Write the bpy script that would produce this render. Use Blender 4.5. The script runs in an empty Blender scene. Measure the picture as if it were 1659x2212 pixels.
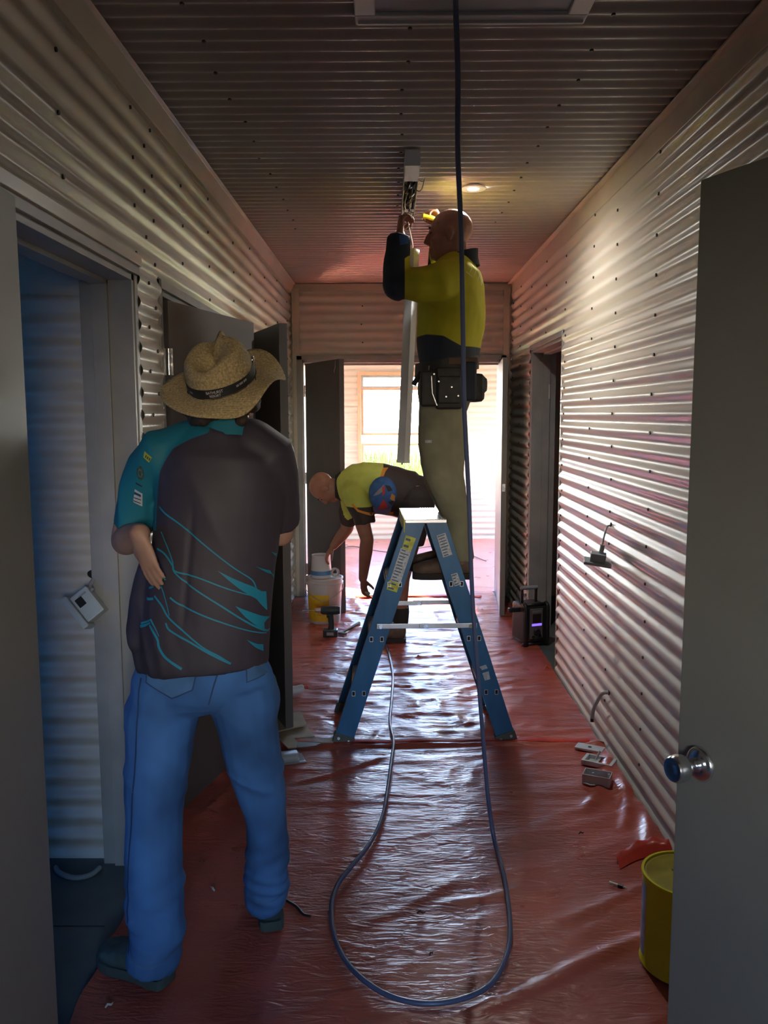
import bpy, bmesh, math, random
import numpy as np
from mathutils import Vector, Matrix, Euler
from mathutils.bvhtree import BVHTree
random.seed(7); np.random.seed(7)
SC = bpy.context.scene
COL = SC.collection
PI = math.pi

# ------------------------------------------------------------------ camera
FPX = 1800.0; W, H = 1659.0, 2212.0
CAM_H = 1.60
PITCH = math.atan((1106 - 895) / FPX)
YAW = math.atan(12.5 / math.hypot(FPX, 211))
ROLL = math.radians(0.15)
cd = bpy.data.cameras.new('camera'); cam = bpy.data.objects.new('camera', cd); COL.objects.link(cam)
cd.sensor_fit = 'HORIZONTAL'; cd.sensor_width = 36.0; cd.lens = 36.0 * FPX / W
cd.clip_start = 0.02; cd.clip_end = 400
CAMR = Matrix.Rotation(YAW, 3, 'Z') @ Matrix.Rotation(PI / 2 - PITCH, 3, 'X') @ Matrix.Rotation(-ROLL, 3, 'Z')
cam.matrix_world = Matrix.Translation((0, 0, CAM_H)) @ CAMR.to_4x4()
SC.camera = cam

# ------------------------------------------------------------------ world, sun, exposure
SC.view_settings.view_transform = 'Standard'; SC.view_settings.look = 'None'
SC.view_settings.exposure = 0.85; SC.view_settings.gamma = 1.0
SC.view_settings.use_curve_mapping = False
try:
    SC.cycles.use_denoising = True
    SC.cycles.max_bounces = 6; SC.cycles.diffuse_bounces = 4; SC.cycles.glossy_bounces = 3
    SC.cycles.use_adaptive_sampling = True; SC.cycles.adaptive_threshold = 0.15
    SC.cycles.transmission_bounces = 4; SC.cycles.transparent_max_bounces = 8
    SC.cycles.caustics_reflective = False; SC.cycles.caustics_refractive = False
    SC.cycles.sample_clamp_indirect = 8.0
except Exception:
    pass
SKY = 27.0
wd = bpy.data.worlds.new('sky'); SC.world = wd; wd.use_nodes = True
wd.cycles.sampling_method = 'MANUAL'; wd.cycles.sample_map_resolution = 256
nt = wd.node_tree; nt.nodes.clear()
o_ = nt.nodes.new('ShaderNodeOutputWorld'); b_ = nt.nodes.new('ShaderNodeBackground')
tc = nt.nodes.new('ShaderNodeTexCoord'); sx = nt.nodes.new('ShaderNodeSeparateXYZ'); cr = nt.nodes.new('ShaderNodeValToRGB')
mz = nt.nodes.new('ShaderNodeMapRange'); mz.inputs['From Min'].default_value = -1; mz.inputs['From Max'].default_value = 1
nt.links.new(tc.outputs['Generated'], sx.inputs[0]); nt.links.new(sx.outputs['Z'], mz.inputs[0]); nt.links.new(mz.outputs[0], cr.inputs[0])
E = cr.color_ramp.elements      # ground below the horizon, hazy white band above it, blue overhead
E[0].position = .49; E[0].color = (.10, .085, .05, 1); E[1].position = .5; E[1].color = (1.0, .97, .93, 1)
for p_, c_ in ((.53, (.95, .95, .95, 1)), (.61, (.36, .57, .95, 1)), (.75, (.12, .30, .80, 1))):
    e_ = E.new(p_); e_.color = c_
nt.links.new(cr.outputs[0], b_.inputs[0]); b_.inputs[1].default_value = SKY
nt.links.new(b_.outputs[0], o_.inputs[0])

SUN_AZ = Vector((-0.858, 0.515, 0)); SUN_EL = math.radians(22)
sd = bpy.data.lights.new('sun', 'SUN'); so = bpy.data.objects.new('sun', sd); COL.objects.link(so)
sd.energy = 150.0; sd.color = (1.0, 0.88, 0.70); sd.angle = math.radians(0.6)
to_sun = (SUN_AZ.normalized() * math.cos(SUN_EL) + Vector((0, 0, math.sin(SUN_EL))))
so.rotation_euler = to_sun.to_track_quat('Z', 'Y').to_euler(); so.location = to_sun * 30

# windows, three of them added for more light, as (name, centre, inward direction, width, height): daylight enters here
WINDOWS = {'far': ((0.245, 10.72, 1.43), (0, -1, 0), 1.21, 1.28),
           'side': ((-3.66, 9.10, 1.50), (1, 0, 0), 1.00, 1.20),
           'corner': ((2.35, 10.72, 1.40), (0, -1, 0), 1.50, 1.40),
           'right': ((3.26, 9.10, 1.40), (-1, 0, 0), 1.90, 1.20),
           'left': ((-3.66, 1.95, 1.75), (1, 0, 0), .40, .40),
           'back': ((0.55, -2.56, 1.60), (0, 1, 0), 1.10, 1.00)}
for k, (c, d, w, h) in WINDOWS.items():
    l = bpy.data.lights.new('window_portal_' + k, 'AREA'); lo = bpy.data.objects.new('window_portal_' + k, l); COL.objects.link(lo)
    l.shape = 'RECTANGLE'; l.size = w; l.size_y = h; l.cycles.is_portal = True
    lo.location = Vector(c) - Vector(d) * 0.12
    lo.rotation_euler = (-Vector(d)).to_track_quat('Z', 'Y').to_euler()

# ------------------------------------------------------------------ helpers
def ray(px, py):
    return CAMR @ Vector(((px - W / 2) / FPX, -(py - H / 2) / FPX, -1.0))
def U(px, py, Y):
    """point on the plane y=Y seen at a pixel of the photograph"""
    d = ray(px, py); t = Y / d.y
    return Vector((d.x * t, Y, CAM_H + d.z * t))
def UF(px, py, z=0.0):
    """point on the horizontal plane z"""
    d = ray(px, py); t = (z - CAM_H) / d.z
    return Vector((d.x * t, d.y * t, z))
def UX(px, py, X):
    d = ray(px, py); t = X / d.x
    return Vector((X, d.y * t, CAM_H + d.z * t))

def tag(o, label=None, cat=None, group=None, kind=None):
    if label: o['label'] = label
    if cat: o['category'] = cat
    if group: o['group'] = group
    if kind: o['kind'] = kind
    return o
def empty(name, loc=(0, 0, 0), rz=0.0):
    o = bpy.data.objects.new(name, None); COL.objects.link(o)
    o.location = loc; o.rotation_euler = (0, 0, rz); o.empty_display_size = 0.05
    return o
def link(name, me, m=None, parent=None):
    o = bpy.data.objects.new(name, me); COL.objects.link(o)
    if m is not None: me.materials.append(m)
    if parent is not None: o.parent = parent
    return o

class MB:
    """collects geometry of ONE part"""
    def __init__(s): s.v = []; s.f = []
    def add(s, vs, fs):
        b = len(s.v); s.v += [tuple(v) for v in vs]; s.f += [tuple(i + b for i in f) for f in fs]; return s
    def box(s, a, b, M=None):
        x0, y0, z0 = a; x1, y1, z1 = b
        vs = [(x0,y0,z0),(x1,y0,z0),(x1,y1,z0),(x0,y1,z0),(x0,y0,z1),(x1,y0,z1),(x1,y1,z1),(x0,y1,z1)]
        if M is not None: vs = [M @ Vector(v) for v in vs]
        return s.add(vs, [(3,2,1,0),(4,5,6,7),(0,1,5,4),(1,2,6,5),(2,3,7,6),(3,0,4,7)])
    def cbox(s, c, d, M=None):
        c = Vector(c); d = Vector(d) / 2
        return s.box(c - d, c + d, M)
    def loft(s, rings, cap=True, closed=True):
        n = len(rings[0]); vs = [p for r in rings for p in r]; fs = []
        for i in range(len(rings) - 1):
            for j in range(n if closed else n - 1):
                k = (j + 1) % n
                fs.append((i*n+j, i*n+k, (i+1)*n+k, (i+1)*n+j))
        if cap:
            fs.append(tuple(range(n - 1, -1, -1))); fs.append(tuple((len(rings)-1)*n + j for j in range(n)))
        return s.add(vs, fs)
    def tube(s, pts, r, n=8, cap=True, flat=1.0, up=None):
        """tube along a path; r a number, list of numbers or list of (ra, rb)"""
        pts = [Vector(p) for p in pts]; rings = []
        if not isinstance(r, (list, tuple)): r = [r] * len(pts)
        ref = Vector(up) if up is not None else None
        last = None
        for i, p in enumerate(pts):
            t = (pts[min(i+1, len(pts)-1)] - pts[max(i-1, 0)])
            if t.length < 1e-9: t = Vector((0,0,1))
            t.normalize()
            if ref is not None: a = ref - t * ref.dot(t)
            elif last is None:
                a = Vector((0,0,1)) if abs(t.z) < .9 else Vector((1,0,0)); a = a - t * a.dot(t)
            else: a = last - t * last.dot(t)
            if a.length < 1e-6: a = t.orthogonal()
            a.normalize(); last = a; b = t.cross(a)
            ra, rb = r[i] if isinstance(r[i], (list, tuple)) else (r[i], r[i] * flat)
            rings.append([p + a * (ra * math.cos(2*PI*j/n)) + b * (rb * math.sin(2*PI*j/n)) for j in range(n)])
        return s.loft(rings, cap)
    def cyl(s, p0, p1, r, n=16, r1=None):
        return s.tube([p0, p1], [r, r if r1 is None else r1], n)
    def lathe(s, prof, n=24, M=None, cap=True):
        """prof: list of (radius, z)"""
        rings = [[(rr*math.cos(2*PI*j/n), rr*math.sin(2*PI*j/n), z) for j in range(n)] for rr, z in prof]
        if M is not None: rings = [[M @ Vector(p) for p in r] for r in rings]
        return s.loft(rings, cap)
    def ell(s, c, r, M=None, n=16, m=10):
        """ellipsoid"""
        c = Vector(c); R = M or Matrix.Identity(3); rings = []
        for i in range(m + 1):
            th = PI * (i / m) ; th = min(max(th, 0.02), PI - 0.02)
            rings.append([c + R @ Vector((r[0]*math.sin(th)*math.cos(2*PI*j/n), r[1]*math.sin(th)*math.sin(2*PI*j/n), -r[2]*math.cos(th))) for j in range(n)])
        return s.loft(rings, True)
    def prism(s, poly, off):
        """polygon of 3D points extruded by off"""
        n = len(poly); off = Vector(off); p = [Vector(q) for q in poly]
        vs = p + [q + off for q in p]
        fs = [tuple(range(n - 1, -1, -1)), tuple(range(n, 2*n))] + [(i, (i+1) % n, n + (i+1) % n, n + i) for i in range(n)]
        return s.add(vs, fs)
    def mesh(s, name):
        me = bpy.data.meshes.new(name); me.from_pydata([tuple(v) for v in s.v], [], s.f); me.validate(); me.update(); return me
    def build(s, name, m, parent=None, smooth=False, bevel=0.0, seg=2, fix=True):
        me = s.mesh(name)
        bm = bmesh.new(); bm.from_mesh(me)
        if fix: bmesh.ops.recalc_face_normals(bm, faces=bm.faces)
        if bevel > 0:
            es = [e for e in bm.edges if len(e.link_faces) == 2 and e.calc_face_angle(0) > 0.6]
            bmesh.ops.bevel(bm, geom=es, offset=bevel, segments=seg, profile=.6, affect='EDGES', clamp_overlap=True)
        bm.to_mesh(me); bm.free()
        if smooth:
            for p in me.polygons: p.use_smooth = True
            if smooth == 'auto':
                ang = math.radians(40)
                me.set_sharp_from_angle(angle=ang)
        return link(name, me, m, parent)

# ------------------------------------------------------------------ materials
MATS = {}
def mat(name, base, rough=.5, metal=0.0, var=.06, vs=8.0, bump=0.0, bs=60.0, bd=.002, spec=.5, coat=0.0, emit=None, es=0.0, stretch=None, alpha=None):
    if name in MATS: return MATS[name]
    m = bpy.data.materials.new(name); m.use_nodes = True; MATS[name] = m
    t = m.node_tree; p = t.nodes['Principled BSDF']
    c = tuple(base)
    tc = t.nodes.new('ShaderNodeTexCoord'); mp = t.nodes.new('ShaderNodeMapping')
    t.links.new(tc.outputs['Object'], mp.inputs[0])
    if stretch: mp.inputs['Scale'].default_value = stretch
    n = t.nodes.new('ShaderNodeTexNoise'); n.inputs['Scale'].default_value = vs; n.inputs['Detail'].default_value = 2
    t.links.new(mp.outputs[0], n.inputs['Vector'])
    r = t.nodes.new('ShaderNodeValToRGB'); t.links.new(n.outputs['Fac'], r.inputs[0])
    r.color_ramp.elements[0].position = .3; r.color_ramp.elements[1].position = .7
    r.color_ramp.elements[0].color = tuple(max(0, x*(1-var)) for x in c) + (1,)
    r.color_ramp.elements[1].color = tuple(min(1, x*(1+var)) for x in c) + (1,)
    t.links.new(r.outputs[0], p.inputs['Base Color'])
    p.inputs['Roughness'].default_value = rough; p.inputs['Metallic'].default_value = metal
    p.inputs['Specular IOR Level'].default_value = spec; p.inputs['Coat Weight'].default_value = coat
    if bump:
        n2 = t.nodes.new('ShaderNodeTexNoise'); n2.inputs['Scale'].default_value = bs; n2.inputs['Detail'].default_value = 1
        t.links.new(mp.outputs[0], n2.inputs['Vector'])
        b = t.nodes.new('ShaderNodeBump'); b.inputs['Strength'].default_value = bump; b.inputs['Distance'].default_value = bd
        t.links.new(n2.outputs['Fac'], b.inputs['Height']); t.links.new(b.outputs[0], p.inputs['Normal'])
    if emit:
        p.inputs['Emission Color'].default_value = tuple(emit) + (1,); p.inputs['Emission Strength'].default_value = es
    return m
def attr_mat(name, attr, colA, colB, rough=.8, edge=0.002, bump=.15, bs=250, sheen=0.1, var=.08):
    """cloth of two colours: colA where the mesh attribute is < 0, colB where > 0"""
    m = mat(name, colA, rough, var=var, vs=14, bump=bump, bs=bs, bd=.0015)
    t = m.node_tree; p = t.nodes['Principled BSDF']
    a = t.nodes.new('ShaderNodeAttribute'); a.attribute_name = attr
    mr = t.nodes.new('ShaderNodeMapRange'); mr.inputs['From Min'].default_value = -edge; mr.inputs['From Max'].default_value = edge
    t.links.new(a.outputs['Fac'], mr.inputs['Value'])
    mx = t.nodes.new('ShaderNodeMix'); mx.data_type = 'RGBA'
    src = p.inputs['Base Color'].links[0].from_socket
    t.links.new(mr.outputs[0], mx.inputs['Factor']); t.links.new(src, mx.inputs['A'])
    mx.inputs['B'].default_value = tuple(colB) + (1,)
    t.links.new(mx.outputs['Result'], p.inputs['Base Color'])
    return m

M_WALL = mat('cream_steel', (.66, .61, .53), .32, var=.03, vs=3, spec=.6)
M_CEIL = mat('cream_steel_shaded', (.40, .36, .34), .24, var=.03, vs=3, spec=.6)  # same cream steel as the walls, darkened to carry the ceiling's shade
M_TRIM = mat('cream_trim', (.58, .53, .44), .35, var=.05, vs=5)
M_PLAIN = mat('plasterboard', (.60, .60, .58), .8, var=.03)
M_STEEL = mat('grey_frame_paint', (.33, .33, .32), .42, var=.10, vs=7, bump=.05, bs=90)
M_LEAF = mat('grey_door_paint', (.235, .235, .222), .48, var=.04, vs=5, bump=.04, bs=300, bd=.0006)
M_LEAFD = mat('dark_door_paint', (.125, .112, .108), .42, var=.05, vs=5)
M_DARK = mat('black_gap', (.015, .015, .017), .8)
M_SCREW = mat('dark_screw', (.05, .045, .04), .5, metal=.3)
M_CHROME = mat('brushed_chrome', (.72, .73, .75), .2, metal=1.0, var=.03)
M_ALU = mat('dull_aluminium', (.62, .64, .66), .38, metal=.9, var=.08, vs=20)
M_FLOOR = mat('grey_floor_sheet', (.10, .125, .13), .55, var=.15, vs=6, bump=.1, bs=30)
M_WOODW = mat('warm_window_frame', (.62, .42, .27), .5, var=.08, vs=9)
M_WHITE = mat('white_plastic', (.72, .73, .73), .38, var=.03)
M_WHITEM = mat('white_enamel', (.68, .68, .68), .35, var=.03)
M_BLACK = mat('black_plastic', (.02, .02, .022), .4, var=.2, vs=30)
M_GREYP = mat('grey_plastic', (.33, .35, .38), .45, var=.05)

# ------------------------------------------------------------------ room shell
XL, XR, YE, ZC = -.84, 1.035, 7.24, 2.70        # faces of the corrugation crests
AMP, PITCH_W = .0082, .0762
TL, TR, TE, TC = XL - 2*AMP, XR + 2*AMP, YE + 2*AMP, ZC + 2*AMP
def corr(mb, axis, plane, sgn, u0, u1, z0, z1, n=12, pitch=PITCH_W, amp=AMP, off=0.0):
    """sinusoidal corrugated sheet; plane = trough plane, ribs stand out by 2*amp towards sgn"""
    k = max(2, int(round((z1 - z0) / pitch * n))); R = []
    for i in range(k + 1):
        z = z0 + (z1 - z0) * i / k
        d = plane + sgn * (amp + amp * math.cos(2*PI*(z - off) / pitch))
        if axis == 'x': R.append([(d, u0, z), (d, u1, z)])
        elif axis == 'y': R.append([(u0, d, z), (u1, d, z)])
        else: R.append([(u0, z, d), (u1, z, d)])
    mb.loft(R, cap=False, closed=False)
def structure(o, label, cat):
    return tag(o, label, cat, kind='structure')
def screws(parent, axis, plane, sgn, us, z0, z1, step=2, skip=lambda u, z: False, off=0.0):
    """hex screws on every second rib: too small to pick apart, one part"""
    mb = MB(); z = math.ceil((z0 - off) / PITCH_W) * PITCH_W + off; i = 0
    while z < z1:
        for c, u in enumerate(us):
            if (i + c) % step == 0 or step == 1:
                uu = u + random.uniform(-.012, .012)
                if skip(uu, z): continue
                q = plane + sgn * .0045
                A = {'x': ((plane - sgn*.002, uu, z), (q, uu, z)), 'y': ((uu, plane - sgn*.002, z), (uu, q, z)), 'z': ((uu, z, plane - sgn*.002), (uu, z, q))}[axis]
                mb.cyl(A[0], A[1], .0065, 6)
        z += PITCH_W; i += 1
    o = mb.build('screw_heads', M_SCREW, parent); o['kind'] = 'stuff'
    return o

OA = (1.83, 2.84); OB = (3.18, 4.80); OR_ = (5.14, 6.22); OE = (-.762, .965); ON = (-.80, .95); ZD = 2.065

# floor and roof slabs
structure(MB().box((-3.7, -2.6, -.12), (3.3, 10.76, 0)).build('floor', M_FLOOR), 'dark grey sheet floor, bare beside the left doorway', 'floor')
mb = MB(); corr(mb, 'z', TC, -1, TL, TR, .9, 7.27, off=.02)
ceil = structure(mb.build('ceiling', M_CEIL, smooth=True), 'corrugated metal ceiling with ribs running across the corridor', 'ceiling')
MB().box((-3.7, -2.6, 2.722), (3.3, 10.76, 2.80)).build('roof_slab', M_PLAIN, ceil)
screws(ceil, 'z', ZC, -1, [-.55, .05, .62], 1.2, 5.2, step=3, off=.02)

# left wall
mb = MB()
for (u0, u1, z0, z1) in ((.9, OA[0]-.035, 0, 2.715), (OA[0]-.035, OA[1]+.035, 2.105, 2.715), (OA[1]+.035, OB[0]-.035, 0, 2.715), (OB[0]-.035, OB[1]+.035, 2.105, 2.715), (OB[1]+.035, YE+.016, 0, 2.715)):
    corr(mb, 'x', TL, 1, u0, u1, z0, z1)
wl = structure(mb.build('wall_left', M_WALL, smooth=True), 'cream corrugated metal wall with two door openings, behind the man in the straw hat', 'wall')
mb = MB()
for (u0, u1, z0, z1) in ((.9, OA[0], 0, 2.72), (OA[0], OA[1], ZD, 2.72), (OA[1], OB[0], 0, 2.72), (OB[0], OB[1], ZD, 2.72), (OB[1], YE+.03, 0, 2.72)):
    mb.box((-1.0, u0, z0), (TL - .001, u1, z1))
mb.build('stud_core', M_STEEL, wl)
inA = lambda u, z: (OA[0]-.06 < u < OA[1]+.04 and z < 2.12) or (OB[0]-.06 < u < OB[1]+.06 and z < 2.12)
screws(wl, 'x', XL, 1, [1.7, 2.22, 2.83, 2.97, 3.05, 3.48, 3.98, 4.6, 5.15, 5.75, 6.35, 6.95], .1, 2.62, skip=inA)
# right wall
mb = MB()
for (u0, u1, z0, z1) in ((.9, OR_[0]-.035, 0, 2.715), (OR_[0]-.035, OR_[1]+.035, 2.105, 2.715), (OR_[1]+.035, YE+.016, 0, 2.715)):
    corr(mb, 'x', TR, -1, u0, u1, z0, z1)
wr = structure(mb.build('wall_right', M_WALL, smooth=True), 'long cream corrugated metal wall on the right with one doorway near its end', 'wall')
mb = MB()
for (u0, u1, z0, z1) in ((.9, OR_[0], 0, 2.72), (OR_[0], OR_[1], ZD, 2.72), (OR_[1], YE+.03, 0, 2.72)):
    mb.box((TR + .001, u0, z0), (1.17, u1, z1))
mb.build('stud_core', M_STEEL, wr)
screws(wr, 'x', XR, -1, [1.9, 2.35, 3.32, 3.9, 4.34, 5.0, 5.62, 6.2, 6.7, 7.1], .1, 2.62, skip=lambda u, z: OR_[0]-.05 < u < OR_[1]+.05 and z < 2.12)
# end wall of the corridor
mb = MB(); corr(mb, 'y', TE, -1, TL, TR, 2.105, 2.715)
we = structure(mb.build('wall_end', M_WALL, smooth=True), 'corrugated metal panel above the double doorway at the end of the corridor', 'wall')
mb = MB()
mb.box((-3.6, TE + .001, 0), (OE[0], 7.37, 2.72)); mb.box((OE[1], TE + .001, 0), (3.2, 7.38, 2.72)); mb.box((OE[0], TE + .001, ZD), (OE[1], 7.38, 2.72))
mb.build('stud_core', M_WALL, we)
screws(we, 'y', YE, -1, [-.24, .55], 2.15, 2.62)
# near wall with the doorway the camera looks through
mb = MB()
mb.box((-3.6, .80, 0), (ON[0], .90, 2.72)); mb.box((ON[1], .80, 0), (3.2, .90, 2.72)); mb.box((ON[0], .80, ZD), (ON[1], .90, 2.72))
structure(mb.build('wall_near', M_PLAIN), 'plain partition around the doorway at the near end of the corridor', 'wall')
# back wall, with a window added behind the viewer for front fill
def wall_with_window(name, axis, p0, p1, u0, u1, wu0, wu1, z0, z1, m, label):
    mb = MB()
    for (a, b, c, d) in ((u0, wu0, 0, 2.72), (wu1, u1, 0, 2.72), (wu0, wu1, 0, z0), (wu0, wu1, z1, 2.72)):
        if axis == 'y': mb.box((a, p0, c), (b, p1, d))
        else: mb.box((p0, a, c), (p1, b, d))
    return structure(mb.build(name, m), label, 'wall')
wall_with_window('wall_back', 'y', -2.6, -2.5, -3.7, 3.3, 0.0, 1.10, 1.10, 2.1, M_PLAIN, 'plain wall behind the camera with a window added for fill light')
# partitions of the left rooms
mb = MB(); corr(mb, 'y', 2.855+2*AMP, -1, -3.6, -1.0, 0.0, 2.0); mb.box((-3.6, 2.874, 0), (-1.0, 3.0, 2.72))
pw = structure(mb.build('wall_left_room', M_WALL, smooth='auto'), 'corrugated metal wall inside the dim blue room through the left doorway', 'wall')
structure(MB().box((-3.6, 5.0, 0), (-1.0, 5.1, 2.72)).build('wall_left_store', M_PLAIN), 'plain partition behind the dark double doors', 'wall')
structure(MB().box((1.17, 4.85, 0), (3.2, 4.95, 2.72)).build('wall_right_room', M_PLAIN), 'plain partition of the room through the right doorway', 'wall')
# outer left wall with two windows
mb = MB()
for (a, b, c, d) in ((-2.6, 1.75, 0, 2.72), (2.15, 8.6, 0, 2.72), (9.6, 10.7, 0, 2.72), (1.75, 2.15, 0, 1.55), (1.75, 2.15, 1.95, 2.72), (8.6, 9.6, 0, .9), (8.6, 9.6, 2.1, 2.72)):
    mb.box((-3.7, a, c), (-3.6, b, d))
structure(mb.build('wall_outer_left', M_PLAIN), 'plain outer wall of the left rooms with two windows', 'wall')
structure(MB().box((3.2, -2.6, 0), (3.3, 8.15, 2.72)).box((3.2, 10.05, 0), (3.3, 10.75, 2.72)).box((3.2, 8.15, 0), (3.3, 10.05, .8)).box((3.2, 8.15, 2.0), (3.3, 10.05, 2.72)).build('wall_outer_right', M_PLAIN), 'plain outer wall of the right rooms', 'wall')
# far wall with its window
mb = MB(); YF = 10.65; TF = YF + 2*AMP
FW = (-.36, .85, .79, 2.09)
for (u0, u1, z0, z1) in ((-3.6, FW[0]-.03, 0, 2.715), (FW[1]+.03, 1.58, 0, 2.715), (1.58, 3.12, 0, .68), (1.58, 3.12, 2.12, 2.715), (3.12, 3.2, 0, 2.715), (FW[0]-.03, FW[1]+.03, 0, FW[2]-.03), (FW[0]-.03, FW[1]+.03, FW[3]+.03, 2.715)):
    corr(mb, 'y', TF, -1, u0, u1, z0, z1, n=10)
for (u0, u1, z0, z1) in ((-3.6, FW[0], 0, 2.72), (FW[1], 1.6, 0, 2.72), (1.6, 3.1, 0, .70), (1.6, 3.1, 2.10, 2.72), (3.1, 3.2, 0, 2.72), (FW[0], FW[1], 0, FW[2]), (FW[0], FW[1], FW[3], 2.72)):
    mb.box((u0, TF + .001, z0), (u1, 10.75, z1))
wf = structure(mb.build('wall_far', M_WALL, smooth='auto'), 'sunlit corrugated metal wall of the far room around the sash window', 'wall')

# trims
def trim(name, mb, label, m=M_TRIM, bevel=.002):
    return structure(mb.build(name, m, bevel=bevel), label, 'trim')
trim('trim_1', MB().prism([(TL, .9, 2.625), (XL+.006, .9, 2.625), (XL+.03, .9, 2.693), (XL+.045, .9, 2.70), (TL, .9, 2.70)], (0, YE-.9, 0)), 'flat cream cornice strip along the top of the left corrugated wall')
trim('trim_2', MB().box((XR-.003, .9, 2.60), (TR, YE, 2.70)).box((XR-.035, .9, 2.693), (TR, YE, 2.7)), 'flat cream cornice strip along the top of the right corrugated wall')
trim('trim_3', MB().box((XL, YE-.003, 2.64), (XR, TE, 2.70)), 'flat strip along the top of the corrugated panel above the far doorway')
trim('trim_4', MB().box((XL+.012, YE-.006, 0), (XL+.072, TE, 2.66)).box((XL+.012, YE-.03, 0), (XL+.016, YE, 2.66)), 'pale vertical corner strip left of the far double doorway')
trim('trim_5', MB().box((XR-.065, YE-.006, 0), (XR-.012, TE, 2.66)).box((XR-.016, YE-.03, 0), (XR-.012, YE, 2.66)), 'pale vertical corner strip right of the far double doorway')

# ------------------------------------------------------------------ doors
def door_root(name, label):
    o = empty(name); return structure(o, label, 'door')
def frame_x(root, xin, sgn, depth, u0, u1, zt, m=M_STEEL, head_flash=True):
    """steel frame in a wall of constant x; xin = room-side face of the flange, depth runs away from the corridor (sgn)"""
    xa, xb = xin, xin + sgn * depth; lo, hi = min(xa, xb), max(xa, xb)
    for (a, s) in ((u0, -1), (u1, 1)):
        j = MB(); j.box((lo, min(a, a - s*.022), 0), (hi, max(a, a - s*.022), zt))
        j.box((xa - .004 if sgn > 0 else xa - .012, min(a + s*.034, a), 0), (xa + .012 if sgn > 0 else xa + .004, max(a + s*.034, a), zt + .034))
        j.build('jamb', m, root, bevel=.0015)
        s1 = xa + sgn * depth * .45; s2 = xa + sgn * depth * .75
        MB().box((min(s1, s2), min(a - s*.022, a - s*.036), 0), (max(s1, s2), max(a - s*.022, a - s*.036), zt - .022)).build('door_stop', m, root, bevel=.001)
    h = MB(); h.box((lo, u0, zt - .022), (hi, u1, zt)); h.box((xa - .012, u0 - .034, zt), (xa + .012, u1 + .034, zt + .034))
    h.build('head', m, root, bevel=.0015)
    s1 = xa + sgn * depth * .45; s2 = xa + sgn * depth * .75
    MB().box((min(s1, s2), u0 + .022, zt - .036), (max(s1, s2), u1 - .022, zt - .022)).build('door_stop', m, root, bevel=.001)
def hinge_part(parent, p, n=5, h=.10, r=.0085):
    o = MB()
    o.box((p[0]-.016, p[1]-.002, p[2]-h/2), (p[0]+.016, p[1]+.002, p[2]+h/2))
    for i in range(n):
        z0 = p[2] - h/2 + h*i/n
        o.cyl((p[0], p[1], z0+.001), (p[0], p[1], z0 + h/n - .001), r, 12)
    return o.build('hinge', M_CHROME, parent, smooth='auto')
def leaf(root, hinge, free_dir, width, thick, z0, z1, m, side=1, knob=None, latch=False, hinges=False):
    """door leaf from its hinge line towards free_dir; thickness goes to the side"""
    d = Vector((free_dir[0], free_dir[1], 0)).normalized(); n = Vector((-d.y, d.x, 0)) * side
    M = Matrix(((d.x, n.x, 0, hinge[0]), (d.y, n.y, 0, hinge[1]), (0, 0, 1, 0), (0, 0, 0, 1)))
    o = MB().box((0, 0, z0), (width, thick, z1), M).build('leaf', m, root, bevel=.0015)
    if latch:
        MB().box((width - .001, thick/2 - .012, 1.0), (width + .0015, thick/2 + .012, 1.06), M).build('latch_plate', M_CHROME, o)
        MB().box((width, thick/2 - .005, 1.018), (width + .010, thick/2 + .006, 1.042), M).build('latch_bolt', M_CHROME, o, bevel=.002)
    if hinges:
        for z in (.25, 1.05, 1.80):
            q = M @ Vector((-.006, thick if hinges == 1 else 0, z)); hinge_part(o, q)
    return o, M

# door_1: single opening on the left, frame only
d1 = door_root('door_1', 'grey steel frame of the near left doorway into the dim blue room')
frame_x(d1, TL + .004, -1, .175, OA[0], OA[1], ZD)
MB().box((XL-.012, OA[0]-.036, ZD+.030), (XL+.008, OA[1]+.036, ZD+.066)).build('head_flashing', M_TRIM, d1, bevel=.002)
sp = MB(); q = U(241, 1270, OA[1]-.0245)
sp.box((q.x-.011, q.y-.003, q.z-.036), (q.x+.013, q.y+.001, q.z+.036)); sp.box((q.x-.016, q.y-.006, q.z-.02), (q.x-.011, q.y+.001, q.z+.02))
spo = sp.build('strike_plate', M_ALU, d1, bevel=.001)
for dz in (-.028, .028): MB().cyl((q.x+.003, q.y-.005, q.z+dz), (q.x+.003, q.y-.002, q.z+dz), .004, 10).build('screw', M_CHROME, spo)
MB().box((q.x-.004, q.y-.0045, q.z-.018), (q.x+.008, q.y-.002, q.z+.018)).build('strike_hole', M_DARK, spo)

# door_2: dark double doors on the left, both ajar into the corridor
d2 = door_root('door_2', 'dark brown double doors standing ajar on the left wall in front of the man in the hat')
frame_x(d2, TL + .004, -1, .16, OB[0], OB[1], ZD)
a = math.radians(13.8)
leaf(d2, (XL+.004, OB[0]+.03), (math.sin(a), math.cos(a)), .82, .04, .012, 2.03, M_LEAFD, side=1, hinges=2)
a = math.radians(22.5)
leaf(d2, (XL+.004, OB[1]-.03), (math.sin(a), -math.cos(a)), .82, .04, .012, 2.03, M_LEAFD, side=1, latch=True)

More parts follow.
